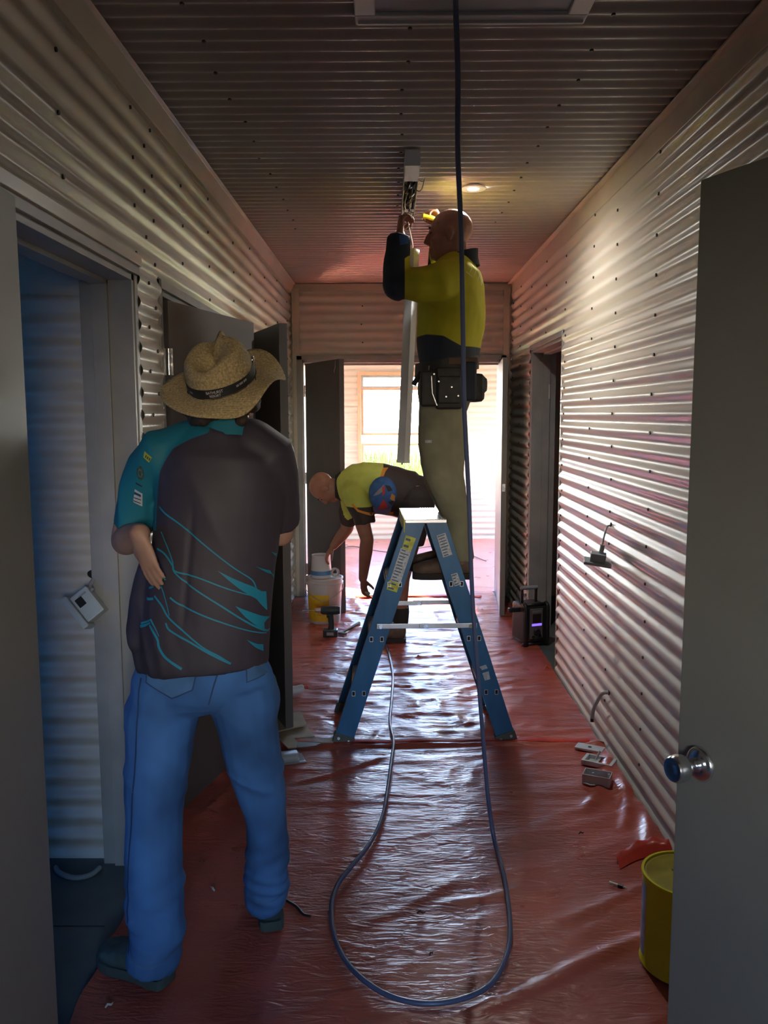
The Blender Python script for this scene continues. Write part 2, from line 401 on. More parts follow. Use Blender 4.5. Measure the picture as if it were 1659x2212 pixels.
# door_3: double doors at the end
d3 = door_root('door_3', 'double doors at the far end of the corridor, both leaves swung towards the camera')
for (x, s) in ((OE[0], 1), (OE[1], -1)):
    j = MB(); j.box((min(x, x+s*.025), YE, 0), (max(x, x+s*.025), 7.39, ZD)); j.box((min(x-s*.034, x+s*.012), YE-.012, 0), (max(x-s*.034, x+s*.012), YE+.01, ZD+.034))
    j.build('jamb', M_STEEL, d3, bevel=.0015)
j = MB(); j.box((OE[0], YE, ZD-.025), (OE[1], 7.39, ZD)); j.box((OE[0]-.034, YE-.012, ZD), (OE[1]+.034, YE+.01, ZD+.034)); j.build('head', M_STEEL, d3, bevel=.0015)
MB().box((OE[0]+.02, 7.32, ZD-.042), (OE[1]-.02, 7.34, ZD-.025)).build('door_stop', M_STEEL, d3)
fl = Vector((-.40, 6.57)) - Vector((OE[0]+.036, YE-.02))
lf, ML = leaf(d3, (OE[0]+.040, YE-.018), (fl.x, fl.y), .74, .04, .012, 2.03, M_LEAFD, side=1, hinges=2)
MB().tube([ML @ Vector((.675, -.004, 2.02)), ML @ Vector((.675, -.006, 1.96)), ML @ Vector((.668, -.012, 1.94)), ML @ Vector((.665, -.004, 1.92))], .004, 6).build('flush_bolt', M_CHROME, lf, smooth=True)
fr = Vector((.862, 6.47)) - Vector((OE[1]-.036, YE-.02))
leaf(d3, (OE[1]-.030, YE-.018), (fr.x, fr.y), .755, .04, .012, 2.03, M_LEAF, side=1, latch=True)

# door_4: right doorway, frame only with a bare hinge
d4 = door_root('door_4', 'steel door frame in the right wall behind the jobsite radio, no door hung yet')
frame_x(d4, TR - .004, 1, .175, OR_[0], OR_[1], ZD)
q = U(1182, 846, OR_[1]-.026)
hp = MB().box((q.x-.020, q.y-.004, q.z-.052), (q.x+.009, q.y-.001, q.z+.052)).build('hinge', M_WHITEM, d4)
for i, dz in enumerate((-.038, -.014, .014, .038)):
    xx = q.x - .006 + (.007 if i in (0, 3) else -.003)
    MB().cyl((xx, q.y-.0055, q.z+dz), (xx, q.y-.003, q.z+dz), .0055, 8).build('screw_hole', M_DARK, hp)
MB().cyl((q.x+.015, q.y-.008, q.z-.052), (q.x+.015, q.y-.008, q.z+.052), .006, 10).build('hinge_knuckle', M_WHITEM, hp, smooth='auto')

# door_5: the doorway in which the camera stands, both leaves open at the picture edges
d5 = door_root('door_5', 'grey flush double doors opened beside the camera at both edges of the picture')
j = MB()
for (x, s) in ((ON[0], 1), (ON[1], -1)):
    MB().box((min(x, x+s*.025), .79, 0), (max(x, x+s*.025), .91, ZD)).build('jamb', M_STEEL, d5, bevel=.0015)
MB().box((ON[0], .79, ZD-.025), (ON[1], .91, ZD)).build('head', M_STEEL, d5, bevel=.0015)
LE = U(35, 425, 1.80); LE2 = Vector((-.742, 1.71)); hl = Vector((-.70, .93))
dl = LE2 - hl
leaf(d5, hl, (dl.x, dl.y), dl.length, .04, .012, 2.03, M_LEAF, side=1)
# right leaf: free edge as seen at the left side of it
fe = Vector((.578, 1.61)); hr = Vector((.875, .93)); dr = fe - hr
rl, MRL = leaf(d5, hr, (dr.x, dr.y), dr.length, .04, .012, 2.03, M_LEAF, side=-1)
wdt = dr.length
# round knob on the corridor face of the right leaf
kz = .925
d = Vector((dr.x, dr.y, 0)).normalized()
ku = wdt - .062
def knob(parent, base, axis, s=1.0):
    zq = Vector(axis).to_track_quat('Z', 'Y').to_matrix().to_4x4(); M = Matrix.Translation(base) @ zq
    MB().lathe([(.0, 0), (.034*s, 0), (.034*s, .004), (.030*s, .009), (.020*s, .012), (.0, .012)], 32, M, cap=False).build('rose', M_CHROME, parent, smooth='auto')
    MB().lathe([(.015*s, .008), (.013*s, .020), (.014*s, .028), (.020*s, .036), (.0255*s, .046), (.027*s, .056), (.0255*s, .066), (.023*s, .071), (.021*s, .0715), (.006*s, .0690), (.0, .069)], 32, M, cap=False).build('knob', M_CHROME, parent, smooth='auto')
kb = MRL @ Vector((ku, 0, kz))
nrm = (MRL.to_3x3() @ Vector((0, -1, 0)))
knob(rl, kb, nrm)
knob(rl, MRL @ Vector((ku, .04, kz)), -nrm)

# ------------------------------------------------------------------ windows
def glass_mat(name='window_glass', tint=(.96, .98, .97, 1)):
    m = bpy.data.materials.new(name); m.use_nodes = True; t = m.node_tree; t.nodes.clear()
    o = t.nodes.new('ShaderNodeOutputMaterial'); a = t.nodes.new('ShaderNodeBsdfTransparent'); g = t.nodes.new('ShaderNodeBsdfGlossy'); x = t.nodes.new('ShaderNodeMixShader')
    a.inputs[0].default_value = tint; g.inputs['Roughness'].default_value = .05; x.inputs[0].default_value = .06
    n = t.nodes.new('ShaderNodeTexNoise'); n.inputs['Scale'].default_value = 3
    mr = t.nodes.new('ShaderNodeMapRange'); mr.inputs['To Min'].default_value = .04; mr.inputs['To Max'].default_value = .09
    t.links.new(n.outputs['Fac'], mr.inputs[0]); t.links.new(mr.outputs[0], x.inputs[0])
    t.links.new(a.outputs[0], x.inputs[1]); t.links.new(g.outputs[0], x.inputs[2]); t.links.new(x.outputs[0], o.inputs[0]); return m
M_GLASS = glass_mat(); M_TINT = glass_mat('added_blue_tint', (.12, .33, .60, 1)); M_AMBER = glass_mat('added_amber_tint', (.97, .90, .80, 1))  # blue and amber tints added to colour the light coming in
w1 = structure(empty('window_1'), 'bright sash window of the far room looking on to yellow grass', 'window')
x0, x1, z0, z1 = FW; yf = YF
MB().box((x0-.045, yf-.015, z1), (x1+.045, yf+.10, z1+.045)).build('frame_head', M_WOODW, w1, bevel=.002)
MB().box((x0-.045, yf-.03, z0-.045), (x1+.045, yf+.10, z0)).build('frame_sill', M_WOODW, w1, bevel=.002)
MB().box((x0-.045, yf-.015, z0), (x0, yf+.10, z1)).build('frame_jamb', M_WOODW, w1, bevel=.002)
MB().box((x1, yf-.015, z0), (x1+.045, yf+.10, z1)).build('frame_jamb', M_WOODW, w1, bevel=.002)
zm = U(850, 938, YF).z; zt = U(850, 838, YF).z; zl = U(850, 960, YF).z
def sash(a, b, y, nm='sash'):
    s = MB(); r = .03
    s.box((x0, y, a), (x0+r, y+.025, b)); s.box((x1-r, y, a), (x1, y+.025, b)); s.box((x0+r, y, a), (x1-r, y+.025, a+r*.9)); s.box((x0+r, y, b-r*.9), (x1-r, y+.025, b))
    o = s.build(nm, M_WOODW if nm == 'sash' else M_ALU, w1)
    MB().box((x0+r, y+.010, a+r*.9), (x1-r, y+.014, b-r*.9)).build('pane', M_GLASS, o)
    return o
sash(zt, z1, yf+.05, 'transom_sash'); sash(zm-.012, zt, yf+.05); sash(z0, zl+.012, yf+.02)
MB().box((.12, yf+.0, zm+.002), (.16, yf+.05, zm+.03)).build('sash_catch', M_SCREW, w1)
for k, nm in (('side', 'window_2'), ('left', 'window_3'), ('back', 'added_window_4'), ('corner', 'added_window_5'), ('right', 'added_window_6')):  # back, corner and right windows are unseen, added to brighten the rooms
    c, dd, w, h = WINDOWS[k]
    wo = structure(empty(nm), {'side': 'sun-facing side window of the far room', 'left': 'window of the dim left room', 'back': 'window added behind the camera for front fill light', 'corner': 'unseen window added in the far wall to brighten the far room', 'right': 'wide unseen window added in the right wall to brighten the far room'}[k], 'window')
    f = MB(); t = .04
    if abs(dd[0]) > 0:
        x, y, z = c
        for (a, b, p, q2) in ((y-w/2, y-w/2+t, z-h/2, z+h/2), (y+w/2-t, y+w/2, z-h/2, z+h/2), (y-w/2, y+w/2, z-h/2, z-h/2+t), (y-w/2, y+w/2, z+h/2-t, z+h/2)): f.box((x-.03, a, p), (x+.03, b, q2))
        f.build('frame', M_WHITEM, wo); MB().box((x-.003, y-w/2+t, z-h/2+t), (x+.003, y+w/2-t, z+h/2-t)).build('pane', M_TINT if k == 'left' else M_GLASS, wo)
    else:
        x, y, z = c
        for (a, b, p, q2) in ((x-w/2, x-w/2+t, z-h/2, z+h/2), (x+w/2-t, x+w/2, z-h/2, z+h/2), (x-w/2, x+w/2, z-h/2, z-h/2+t), (x-w/2, x+w/2, z+h/2-t, z+h/2)): f.box((a, y-.03, p), (b, y+.03, q2))
        f.build('frame', M_WHITEM, wo); MB().box((x-w/2+t, y-.003, z-h/2+t), (x+w/2-t, y+.003, z+h/2-t)).build('pane', M_AMBER if k == 'back' else M_GLASS, wo)

# ------------------------------------------------------------------ outdoors: field of dry grass falling away beyond 45 m
M_FIELD = mat('dry_grass_field', (.085, .080, .012), .95, var=.35, vs=.6, spec=.1)
g = MB(); nx, ny = 24, 40
ys = [10.7 + (70 - 10.7) * (j / ny) ** 1.5 for j in range(ny + 1)]
for j, y in enumerate(ys):
    for i in range(nx + 1):
        x = -60 + 120 * i / nx
        zz = -.55 + .12*math.sin(x*.31+y*.17) + (0 if y < 45 else -((y-45)/9)**2)
        g.v.append((x, y, zz))
for j in range(ny):
    for i in range(nx):
        k = j*(nx+1)+i; g.f.append((k, k+1, k+nx+2, k+nx+1))
tag(g.build('grass_field', M_FIELD, smooth=True), 'yellow green grass field seen through the far window', 'field', kind='structure')
M_BLADE = mat('dry_grass_blade', (.11, .10, .018), .9, var=.5, vs=.5, spec=.1)
gb = MB()
for i in range(5000):
    y = 14 + 30 * random.random()**1.3; x = random.uniform(-.12, .12) * y + .2; h = random.uniform(.3, .75)
    z = -.62; l = random.uniform(-.15, .15); w = random.uniform(.008, .02)
    gb.add([(x-w, y, z), (x+w, y, z), (x+l, y+random.uniform(-.1, .1), z+h)], [(0, 1, 2)])
tag(gb.build('tall_grass', M_BLADE, fix=False), 'tall dry grass blades growing outside the far window', 'grass', kind='stuff')

# ------------------------------------------------------------------ red plastic drop sheets
def vnoise(x, y, seed=0):
    xi = np.floor(x).astype(int); yi = np.floor(y).astype(int); xf = x - xi; yf = y - yi
    def h(a, b):
        n = (a * 374761393 + b * 668265263 + seed * 1442695041) & 0xffffffff
        n = ((n ^ (n >> 13)) * 1274126177) & 0xffffffff
        return ((n ^ (n >> 16)) & 0xffff) / 65535.0
    u = xf*xf*(3-2*xf); v = yf*yf*(3-2*yf)
    return (h(xi, yi)*(1-u) + h(xi+1, yi)*u)*(1-v) + (h(xi, yi+1)*(1-u) + h(xi+1, yi+1)*u)*v
def ridge(x, y, seed, p=2.0):
    return (1 - np.abs(2*vnoise(x, y, seed) - 1)) ** p
def sheet(name, x0, x1, y0, y1, res, hf, m, label, edge=.01):
    nx = int((x1-x0)/res); ny = int((y1-y0)/res)
    X, Y = np.meshgrid(np.linspace(x0, x1, nx+1), np.linspace(y0, y1, ny+1))
    Z = hf(X, Y)
    ex = edge * (vnoise(Y*9, X*0, 5) - .5) * 2
    Xd = X.copy(); Xd[:, 0] += ex[:, 0]; Xd[:, -1] -= np.abs(ex[:, -1])
    Yd = Y.copy(); ey = edge * (vnoise(X*7, Y*0, 9) - .5) * 2; Yd[0, :] += ey[0, :]; Yd[-1, :] += ey[-1, :]
    co = np.stack([Xd, Yd, Z], -1).reshape(-1, 3)
    idx = np.arange((nx+1)*(ny+1)).reshape(ny+1, nx+1)
    F = np.stack([idx[:-1, :-1], idx[:-1, 1:], idx[1:, 1:], idx[1:, :-1]], -1).reshape(-1, 4)
    me = bpy.data.meshes.new(name); me.from_pydata(co.tolist(), [], F.tolist()); me.update()
    for p in me.polygons: p.use_smooth = True
    return tag(link(name, me, m), label, 'drop sheet')
def sheet_mat(name='red_plastic_film', base=(.44, .10, .07)):
    m = mat(name, base, .26, var=.22, vs=2.2, spec=.6)
    t = m.node_tree; p = t.nodes['Principled BSDF']
    tc = [n for n in t.nodes if n.type == 'TEX_COORD'][0]
    mp = t.nodes.new('ShaderNodeMapping'); mp.inputs['Scale'].default_value = (5, 17, 5); t.links.new(tc.outputs['Object'], mp.inputs[0])
    n1 = t.nodes.new('ShaderNodeTexNoise'); n1.inputs['Scale'].default_value = 2.4; n1.inputs['Detail'].default_value = 4; n1.inputs['Distortion'].default_value = 1.2
    t.links.new(mp.outputs[0], n1.inputs['Vector'])
    b = t.nodes.new('ShaderNodeBump'); b.inputs['Strength'].default_value = .45; b.inputs['Distance'].default_value = .010
    t.links.new(n1.outputs['Fac'], b.inputs['Height']); t.links.new(b.outputs[0], p.inputs['Normal'])
    n3 = t.nodes.new('ShaderNodeTexNoise'); n3.inputs['Scale'].default_value = 5; n3.inputs['Detail'].default_value = 4; t.links.new(tc.outputs['Object'], n3.inputs['Vector'])
    mr = t.nodes.new('ShaderNodeMapRange'); mr.inputs['To Min'].default_value = .20; mr.inputs['To Max'].default_value = .42
    t.links.new(n3.outputs['Fac'], mr.inputs[0]); t.links.new(mr.outputs[0], p.inputs['Roughness'])
    return m
M_SHEET = sheet_mat(); M_SHEET2 = sheet_mat('brightened_red_film', (.58, .22, .16))  # second film: red colour lightened to stand in for light on the far floor
fold_lines = []
for (a, b, w, h) in (((1010, 2195), (1440, 2015), .022, .011), ((940, 1960), (1120, 1925), .016, .007), ((1150, 2010), (1420, 1915), .02, .006), ((760, 2010), (1000, 1905), .02, .005),
                     ((620, 1700), (850, 1640), .010, .009), ((600, 1712), (830, 1655), .008, -.003), ((1260, 1760), (1330, 1640), .025, .012), ((1345, 1800), (1350, 1690), .02, .012), ((1390, 1850), (1395, 1760), .018, .014),
                     ((1300, 1700), (1420, 1730), .02, .006), ((420, 1780), (500, 1700), .02, .012), ((1160, 2080), (1440, 2110), .02, .004)):
    pa, pb = UF(*a), UF(*b); fold_lines.append((np.array(pa[:2]), np.array(pb[:2]), w, h))
def near_h(X, Y):
    far = np.clip((Y - 2.5) / 1.4, 0, 1)
    z = .004 + .0075*far*ridge(X*3.2 + 3*vnoise(X*2, Y*2, 8), Y*13, 1) + .003*vnoise(X*9, Y*9, 2) + .004*ridge(X*4 - Y*7, X*1.2 + Y*1.5, 3, 3)
    z += .004*vnoise(X*2.2, Y*2.6, 4)
    for (a, b, w, h) in fold_lines:
        d = b - a; L = np.hypot(*d); d = d / L
        t = (X-a[0])*d[0] + (Y-a[1])*d[1]; s = -(X-a[0])*d[1] + (Y-a[1])*d[0] + .012*np.sin(t*9)
        fall = np.clip(np.minimum(t, L-t)/.12 + .3, 0, 1)
        z += h*fall*np.exp(-(s/w)**2)
    z += .011*np.exp(-((Y - 3.87 - .012*np.sin(X*4))/.016)**2)
    z += .012*np.exp(-((X + .86)/.03)**2) * vnoise(Y*5, X*0, 6)
    z += .02*np.exp(-((X - 1.0)/.05)**2) * vnoise(Y*4, X*0, 7)
    return z
def mid_h(X, Y):
    z = .003 + .012*ridge(X*3.0 + 4*vnoise(X*1.6, Y*2, 18), Y*8.5 + 1.2*vnoise(X*3, Y*3, 17), 11, 1.6) * np.clip(1.25 - np.abs(X-.0)*.9, .15, 1)
    z += .005*ridge(X*8 + 2*vnoise(X*5, Y*5, 19), Y*26, 12, 1.5) + .002*vnoise(X*20, Y*20, 13)
    return z
def far_h(X, Y):
    return .003 + .008*ridge(X*1.2, Y*4 + X, 21, 4) + .003*vnoise(X*4, Y*4, 22)
sheet('floor_sheet', -.852, 1.03, .35, 3.90, .014, near_h, M_SHEET, 'red plastic drop sheet under the man in the straw hat, ending at the ladder feet')
sheet('floor_sheet', -.835, 1.03, 3.92, 7.16, .014, mid_h, M_SHEET, 'crinkled red plastic drop sheet between ladder and far doorway')
sheet('floor_sheet', -3.3, 3.0, 7.42, 10.60, .035, far_h, M_SHEET2, 'red plastic drop sheet on the far room floor, colour lightened for the bright light there', edge=.01)
sheet('floor_sheet', -.72, .93, 7.165, 7.415, .02, mid_h, M_SHEET, 'narrow strip of red plastic film in the far doorway threshold', edge=.004)
# loose seam strip: raised bright red overlap edge
M_TAPE = mat('bright_red_film_edge', (.55, .05, .03), .3, var=.15)
r1 = MB(); L = []
for i in range(61):
    x = -.55 + 1.52*i/60; y = 3.895 + .012*math.sin(x*4) + .03*max(0, x-.5); z = .013 + .006*math.sin(x*11)**2
    L.append([(x, y-.012, z+.004), (x, y+.012, z+.012), (x, y+.030, .008)])
r1.loft(L, cap=False, closed=False)
tag(r1.build('sheet_hem', M_TAPE, smooth=True), 'bright red folded film edge running across the floor under the ladder feet', 'film strip')
r1 = MB(); L = []
for i in range(41):
    x = -.3 + 1.1*i/40; y = 7.15 + .02*math.sin(x*5); z = .016 + .008*math.sin(x*9)**2
    L.append([(x, y-.02, z-.002), (x, y+.01, z+.012), (x, y+.045, .010)])
r1.loft(L, cap=False, closed=False)
tag(r1.build('sheet_hem', M_TAPE, smooth=True), 'bright red folded film edge at the threshold of the far doorway', 'film strip')
# curled corner of sheet by the paint tin
L = []
for i in range(13):
    t = i/12; p = UF(1330 + 115*t, 1868 - 26*math.sin(t*2.6), 0)
    L.append([(p.x, p.y-.05, .012), (p.x+.004, p.y-.015, .02+.03*t), (p.x, p.y+.01, .03+.035*t + .006*math.sin(t*20)), (p.x+.01, p.y+.03, .015)])
tag(MB().loft(L, cap=False, closed=False).build('torn_film_flap', M_TAPE, smooth=True), 'torn red film flap curling up behind the yellow paint tin', 'film strip')

# ------------------------------------------------------------------ ladder
M_BLUE = mat('blue_fibreglass', (.035, .17, .36), .38, var=.18, vs=12, bump=.06, bs=120, stretch=(1, 1, .25))
M_FOOT = mat('ladder_foot_rubber', (.11, .13, .11), .7, var=.2, vs=30)
M_YEL = mat('yellow_sticker', (.62, .62, .05), .45, var=.25, vs=40)
M_WST = mat('white_sticker', (.62, .66, .70), .5, var=.3, vs=90)
M_INK = mat('sticker_ink', (.09, .16, .22), .6)
lad = tag(empty('step_ladder', (.17, 3.905, .003), math.radians(2.0)), 'blue fibreglass double-sided step ladder with bright metal top cap', 'ladder')
ZT = 1.105; DEP = .46
railw, rt, rf = .092, .005, .032
def rail(xf, xt, y, fdir, sidex):
    """C channel rail from foot to top: face in the x-z plane, flanges along fdir"""
    a = Vector((xf, 0, .0)); b = Vector((xt, 0, ZT - .018)); t = (b - a).normalized(); n = Vector((t.z, 0, -t.x))
    m = MB()
    def bar(o0, o1, y0, y1):
        P = [a + n*o0, a + n*o1, b + n*o1, b + n*o0]
        # cut the foot level and the top level
        P[0].z = 0; P[1].z = 0
        for k, (q, o) in enumerate(((0, o0), (1, o1))):
            s = (0.0 - (a + n*o).z) / t.z; P[q] = a + n*o + t*s
        for q, o in ((2, o1), (3, o0)):
            s = (ZT - .018 - (a + n*o).z) / t.z; P[q] = a + n*o + t*s
        m.prism([(p.x, y0, p.z) for p in P], (0, y1 - y0, 0))
    h = railw/2
    bar(-h, h, y, y + fdir*rt); bar(-h, -h+rt, y + fdir*rt, y + fdir*rf); bar(h-rt, h, y + fdir*rt, y + fdir*rf)
    r = m.build('rail', M_BLUE, lad, bevel=.0012)
    return r, a, t, n
FXL, FXR, TXL, TXR = -.405, .405, -.052, .052
STEPS = (.262, .53, .797)
rails = []
for (xf, xt, sx) in ((FXL, TXL, -1), (FXR, TXR, 1)):
    for (y, fd) in ((0, 1), (DEP, -1)):
        r, a, t, n = rail(xf, xt, y, fd, sx); rails.append((r, a, t, n, y, fd))
        m = MB(); h = railw/2 + .005
        P = [a + n*-h, a + n*h, a + n*h + t*.052, a + n*-h + t*.052]
        for p, o in ((P[0], -h), (P[1], h)):
            s = -(a + n*o).z / t.z; q = a + n*o + t*s; p.x, p.z = q.x, .002
        m.prism([(p.x, y - fd*.006, p.z) for p in P], (0, fd*.045, 0))
        ft = m.build('foot', M_FOOT, lad, bevel=.004)
        for o in (-.026, .026):
            c = a + n*o + t*.03
            MB().cyl((c.x, y - fd*.009, c.z), (c.x, y - fd*.005, c.z), .007, 12).build('rivet', M_ALU, ft)
        if fd == 1:
            for zs in STEPS:
                for o in (-.024, .024):
                    s = (zs - .004 - (a + n*o).z) / t.z; c = a + n*o + t*s
                    ring = MB(); k = 20
                    def slot(w, hh, yy): return [(c.x + w*max(-1, min(1, 1.5*math.cos(2*PI*j/k))), yy, c.z + hh*max(-1, min(1, 1.35*math.sin(2*PI*j/k)))) for j in range(k)]
                    ring.loft([slot(.0085, .0125, y - .0005), slot(.0085, .0125, y - .003), slot(.0062, .010, y - .003), slot(.0062, .010, y - .0008)], cap=False)
                    so_ = ring.build('rung_slot', M_ALU, r)
                    MB().loft([slot(.0062, .010, y - .0008), slot(.0062, .010, y - .0004)]).build('slot_hole', M_DARK, so_)
for sx in (-1, 1):
    for zs in STEPS:
        f = zs / ZT; xc = sx * (.405*(1-f) + .052*f)
        m = MB(); wd_ = .078
        m.box((xc - wd_/2, .006, zs - .024), (xc + wd_/2, DEP - .006, zs - .020))
        m.box((xc - wd_/2, .006, zs - .024), (xc - wd_/2 + .004, DEP - .006, zs)); m.box((xc + wd_/2 - .004, .006, zs - .024), (xc + wd_/2, DEP - .006, zs))
        m.box((xc - wd_/2, .006, zs - .004), (xc + wd_/2, DEP - .006, zs))
        st = m.build('step', M_ALU, lad)
# top cap with grip ribs
M_CAP = mat('ladder_cap_metal', (.78, .79, .80), .30, metal=.85, var=.05, vs=25)
cap = MB().box((-.099, -.014, ZT - .018), (.099, DEP + .014, ZT)).build('top_cap', M_CAP, lad, bevel=.003)
for i in range(7): MB().box((.005 + i*.0125, -.012, ZT), (.0115 + i*.0125, DEP + .012, ZT + .0015)).build('grip_rib', M_CAP, cap)
MB().prism([(-.104, -.012, ZT), (-.099, -.012, ZT), (-.099, -.012, ZT - .06), (-.104, -.012, ZT - .06)], (0, DEP + .024, 0)).build('end_plate', M_YEL, cap)
# spreader bars
for (y, z) in ((-.012, .592), (DEP + .012, .592)):
    f = z / ZT; xs = .405*(1-f) + .052*f
    s = MB(); s.cbox((-xs/2 - .0, y, z), (xs + .036, .005, .024)).build('spreader_bar', M_ALU, lad, bevel=.002)
    MB().cbox((xs/2 + .0, y - .006 if y < 0 else y + .006, z + .002), (xs + .06, .005, .024)).build('spreader_bar', M_ALU, lad, bevel=.002)
    for x in (-xs, -.0, xs): MB().cyl((x, y - .012, z), (x, y + .014, z), .010, 14).build('spreader_pin', M_CHROME, lad, smooth='auto')
# stickers on the near rails
def sticker(ri, s0, s1, o0, o1, m, name, ink=0, rag=0.0):
    r, a, t, n, y, fd = rails[ri]
    L = [[], []]; poly = []
    for (s, o) in ((s0, o0), (s0, o1), (s1, o1), (s1, o0)):
        p = a + t*s + n*(o + random.uniform(-rag, rag)); poly.append((p.x, y - .0006, p.z))
    k = MB().prism(poly, (0, -.0006, 0)).build(name, m, r)
    for i in range(ink):
        sA = s0 + (s1 - s0)*(i + .3)/ink; sB = sA + (s1 - s0)*.35/ink
        q = []
        e = random.uniform(.5, .92)
        for (s, o) in ((sA, o0 + .1*(o1-o0)), (sA, o0 + e*(o1-o0)), (sB, o0 + e*(o1-o0)), (sB, o0 + .1*(o1-o0))):
            p = a + t*s + n*o; q.append((p.x, y - .0013, p.z))
        MB().prism(q, (0, -.0003, 0)).build('print_line', M_INK, k)
sticker(0, .80, .845, -.030, .022, M_YEL, 'warning_sticker', 2); sticker(0, .845, 1.01, -.026, .026, M_WST, 'instruction_sticker', 11, .002); sticker(0, 1.01, 1.075, -.022, .028, M_YEL, 'warning_sticker', 2, .003)
sticker(2, .975, 1.085, -.02, .024, M_WST, 'instruction_sticker', 8, .002); sticker(2, .825, .885, -.012, .02, M_WST, 'label_remnant', 4, .002)
sticker(2, .335, .375, -.012, .016, M_WST, 'label_remnant', 0, .006); sticker(2, .39, .41, -.016, .016, M_WST, 'label_remnant', 0, .008)

# ------------------------------------------------------------------ cable that hangs and loops on the floor
def catmull(P, k=8):
    P = [Vector(p) for p in P]; out = []
    Q = [P[0]*2 - P[1]] + P + [P[-1]*2 - P[-2]]
    for i in range(1, len(Q) - 2):
        for j in range(k):
            t = j / k; a, b, c, d = Q[i-1:i+3]
            out.append(.5*((2*b) + (c-a)*t + (2*a-5*b+4*c-d)*t*t + (3*b-a-3*c+d)*t**3))
    out.append(P[-1]); return out
M_CABLE = mat('grey_blue_cable', (.10, .13, .24), .35, var=.1, coat=.2)
CP = [U(984, -150, 2.14), U(984, 0, 2.30), U(989, 160, 2.38), U(989, 330, 2.46), U(996, 500, 2.54), U(1000, 700, 2.64), U(1003, 880, 2.72), U(1013, 1080, 2.80), U(1020, 1280, 2.86), U(1032, 1450, 2.90), U(1044, 1600, 2.94), U(1054, 1720, 2.96)]
CP[0].z = 2.695
fl_ = [(1067, 1810), (1086, 1880), (1099, 1960), (1101, 2030), (1086, 2085), (1055, 2130), (1000, 2157), (930, 2168), (860, 2158), (800, 2128), (750, 2080), (722, 2020), (716, 1960), (730, 1910), (762, 1868), (800, 1820), (826, 1765), (838, 1700), (846, 1640), (850, 1600), (842, 1560), (846, 1510), (848, 1455), (838, 1405), (832, 1390)]
CP += [UF(x, y, .024 if y > 1620 else .022) for x, y in fl_]
cab = MB().tube(catmull(CP), .0078, 10).build('extension_cable', M_CABLE, smooth=True)
tag(cab, 'long grey-blue cable hanging from the ceiling and looping over the red sheet', 'cable')
# thin leads on the floor of the far room
M_THIN = mat('thin_dark_lead', (.09, .05, .05), .6)
tag(MB().tube(catmull([UF(x, y, .018) for x, y in ((735, 1190), (760, 1180), (830, 1192), (880, 1188), (960, 1180), (1050, 1212))]), .005, 6).build('power_lead', M_THIN, smooth=True), 'thin dark lead lying across the far room floor', 'cable')

# ------------------------------------------------------------------ ceiling things
pn = tag(empty('ceiling_panel', (.225, 2.15, ZC)), 'white framed square ceiling panel at the top edge of the picture', 'ceiling panel')
m = MB(); o, i_ = .318, .262
for (a, b) in (((-o, -o), (o, -i_)), ((-o, i_), (o, o)), ((-o, -i_), (-i_, i_)), ((i_, -i_), (o, i_))): m.box((a[0], a[1], -.022), (b[0], b[1], -.002))
m.build('frame', M_WHITEM, pn, bevel=.004)
MB().box((-i_, -i_, -.012), (i_, i_, -.004)).build('panel_insert', M_GREYP, pn)
MB().box((-.31, .29, -.03), (.31, .30, -.022)).build('frame_lip', M_WHITEM, pn)

c = UF(1022, 407, ZC)
dlg = tag(empty('downlight', (c.x, c.y, ZC)), 'round recessed ceiling downlight, switched on, behind the hanging cable', 'ceiling light')
M_LED = mat('led_lens', (1, 1, 1), .3, emit=(1, .99, .95), es=400)
def downlight(root, w):
    MB().lathe([(.028, -.004), (.062, -.004), (.064, -.001), (.064, .002), (.0275, .002)], 32, cap=False).build('trim_ring', M_WHITEM, root, smooth='auto')
    MB().lathe([(0, -.0045), (.026, -.0045), (.027, -.001), (0, -.001)], 20, cap=False).build('lens', M_LED, root, smooth='auto')
    l = bpy.data.lights.new('downlight_lamp', 'SPOT'); l.energy = w; l.color = (1, .96, .88); l.spot_size = math.radians(165); l.spot_blend = .6; l.shadow_soft_size = .03
    lo = bpy.data.objects.new('downlight_lamp', l); COL.objects.link(lo); lo.parent = root; lo.location = (0, 0, -.012)
downlight(dlg, 24)

# batten light fitting, opened, with wiring, and its diffuser hanging down
bt = tag(empty('batten_light', (.098, 3.62, ZC)), 'opened white ceiling batten with dangling wires above the standing worker', 'light fitting')
bw, bh, bl = .032, .070, 1.20
MB().box((-bw, 0, -bh), (bw, .003, -.001)).box((-bw, 0, -bh), (bw, .24, -bh+.003)).build('end_cap', M_WHITEM, bt, bevel=.001)
MB().box((-bw, 0, -bh), (-bw+.002, bl, 0)).build('side_wall', M_WHITEM, bt); MB().box((bw-.002, 0, -bh), (bw, bl, 0)).build('side_wall', M_WHITEM, bt)
MB().box((-bw, 0, -.004), (bw, bl, -.001)).build('back_plate', mat('pale_yellow_reflector', (.75, .72, .45), .35), bt)
MB().box((-bw+.004, .55, -.030), (bw-.010, .72, -.006)).build('driver_box', M_WHITE, bt, bevel=.002)
M_WIRE = mat('brown_black_wire', (.06, .035, .03), .5); M_WIRE2 = mat('pale_wire', (.55, .50, .42), .5)
for i in range(16):
    y0 = random.uniform(.22, .75); P = []
    for k in range(6):
        P.append((random.uniform(-.026, .026), y0 + k*random.uniform(.03, .08), -random.uniform(.02, .105)))
    MB().tube(catmull(P, 5), random.choice((.0028, .004)), 6).build('wire', M_WIRE if i % 4 else M_WIRE2, bt, smooth=True)
MB().tube(catmull([(.02, .30, -.03), (.05, .28, -.06), (.062, .26, -.05), (.045, .32, -.09), (.01, .42, -.05)], 6), .003, 6).build('wire', M_WIRE2, bt, smooth=True)
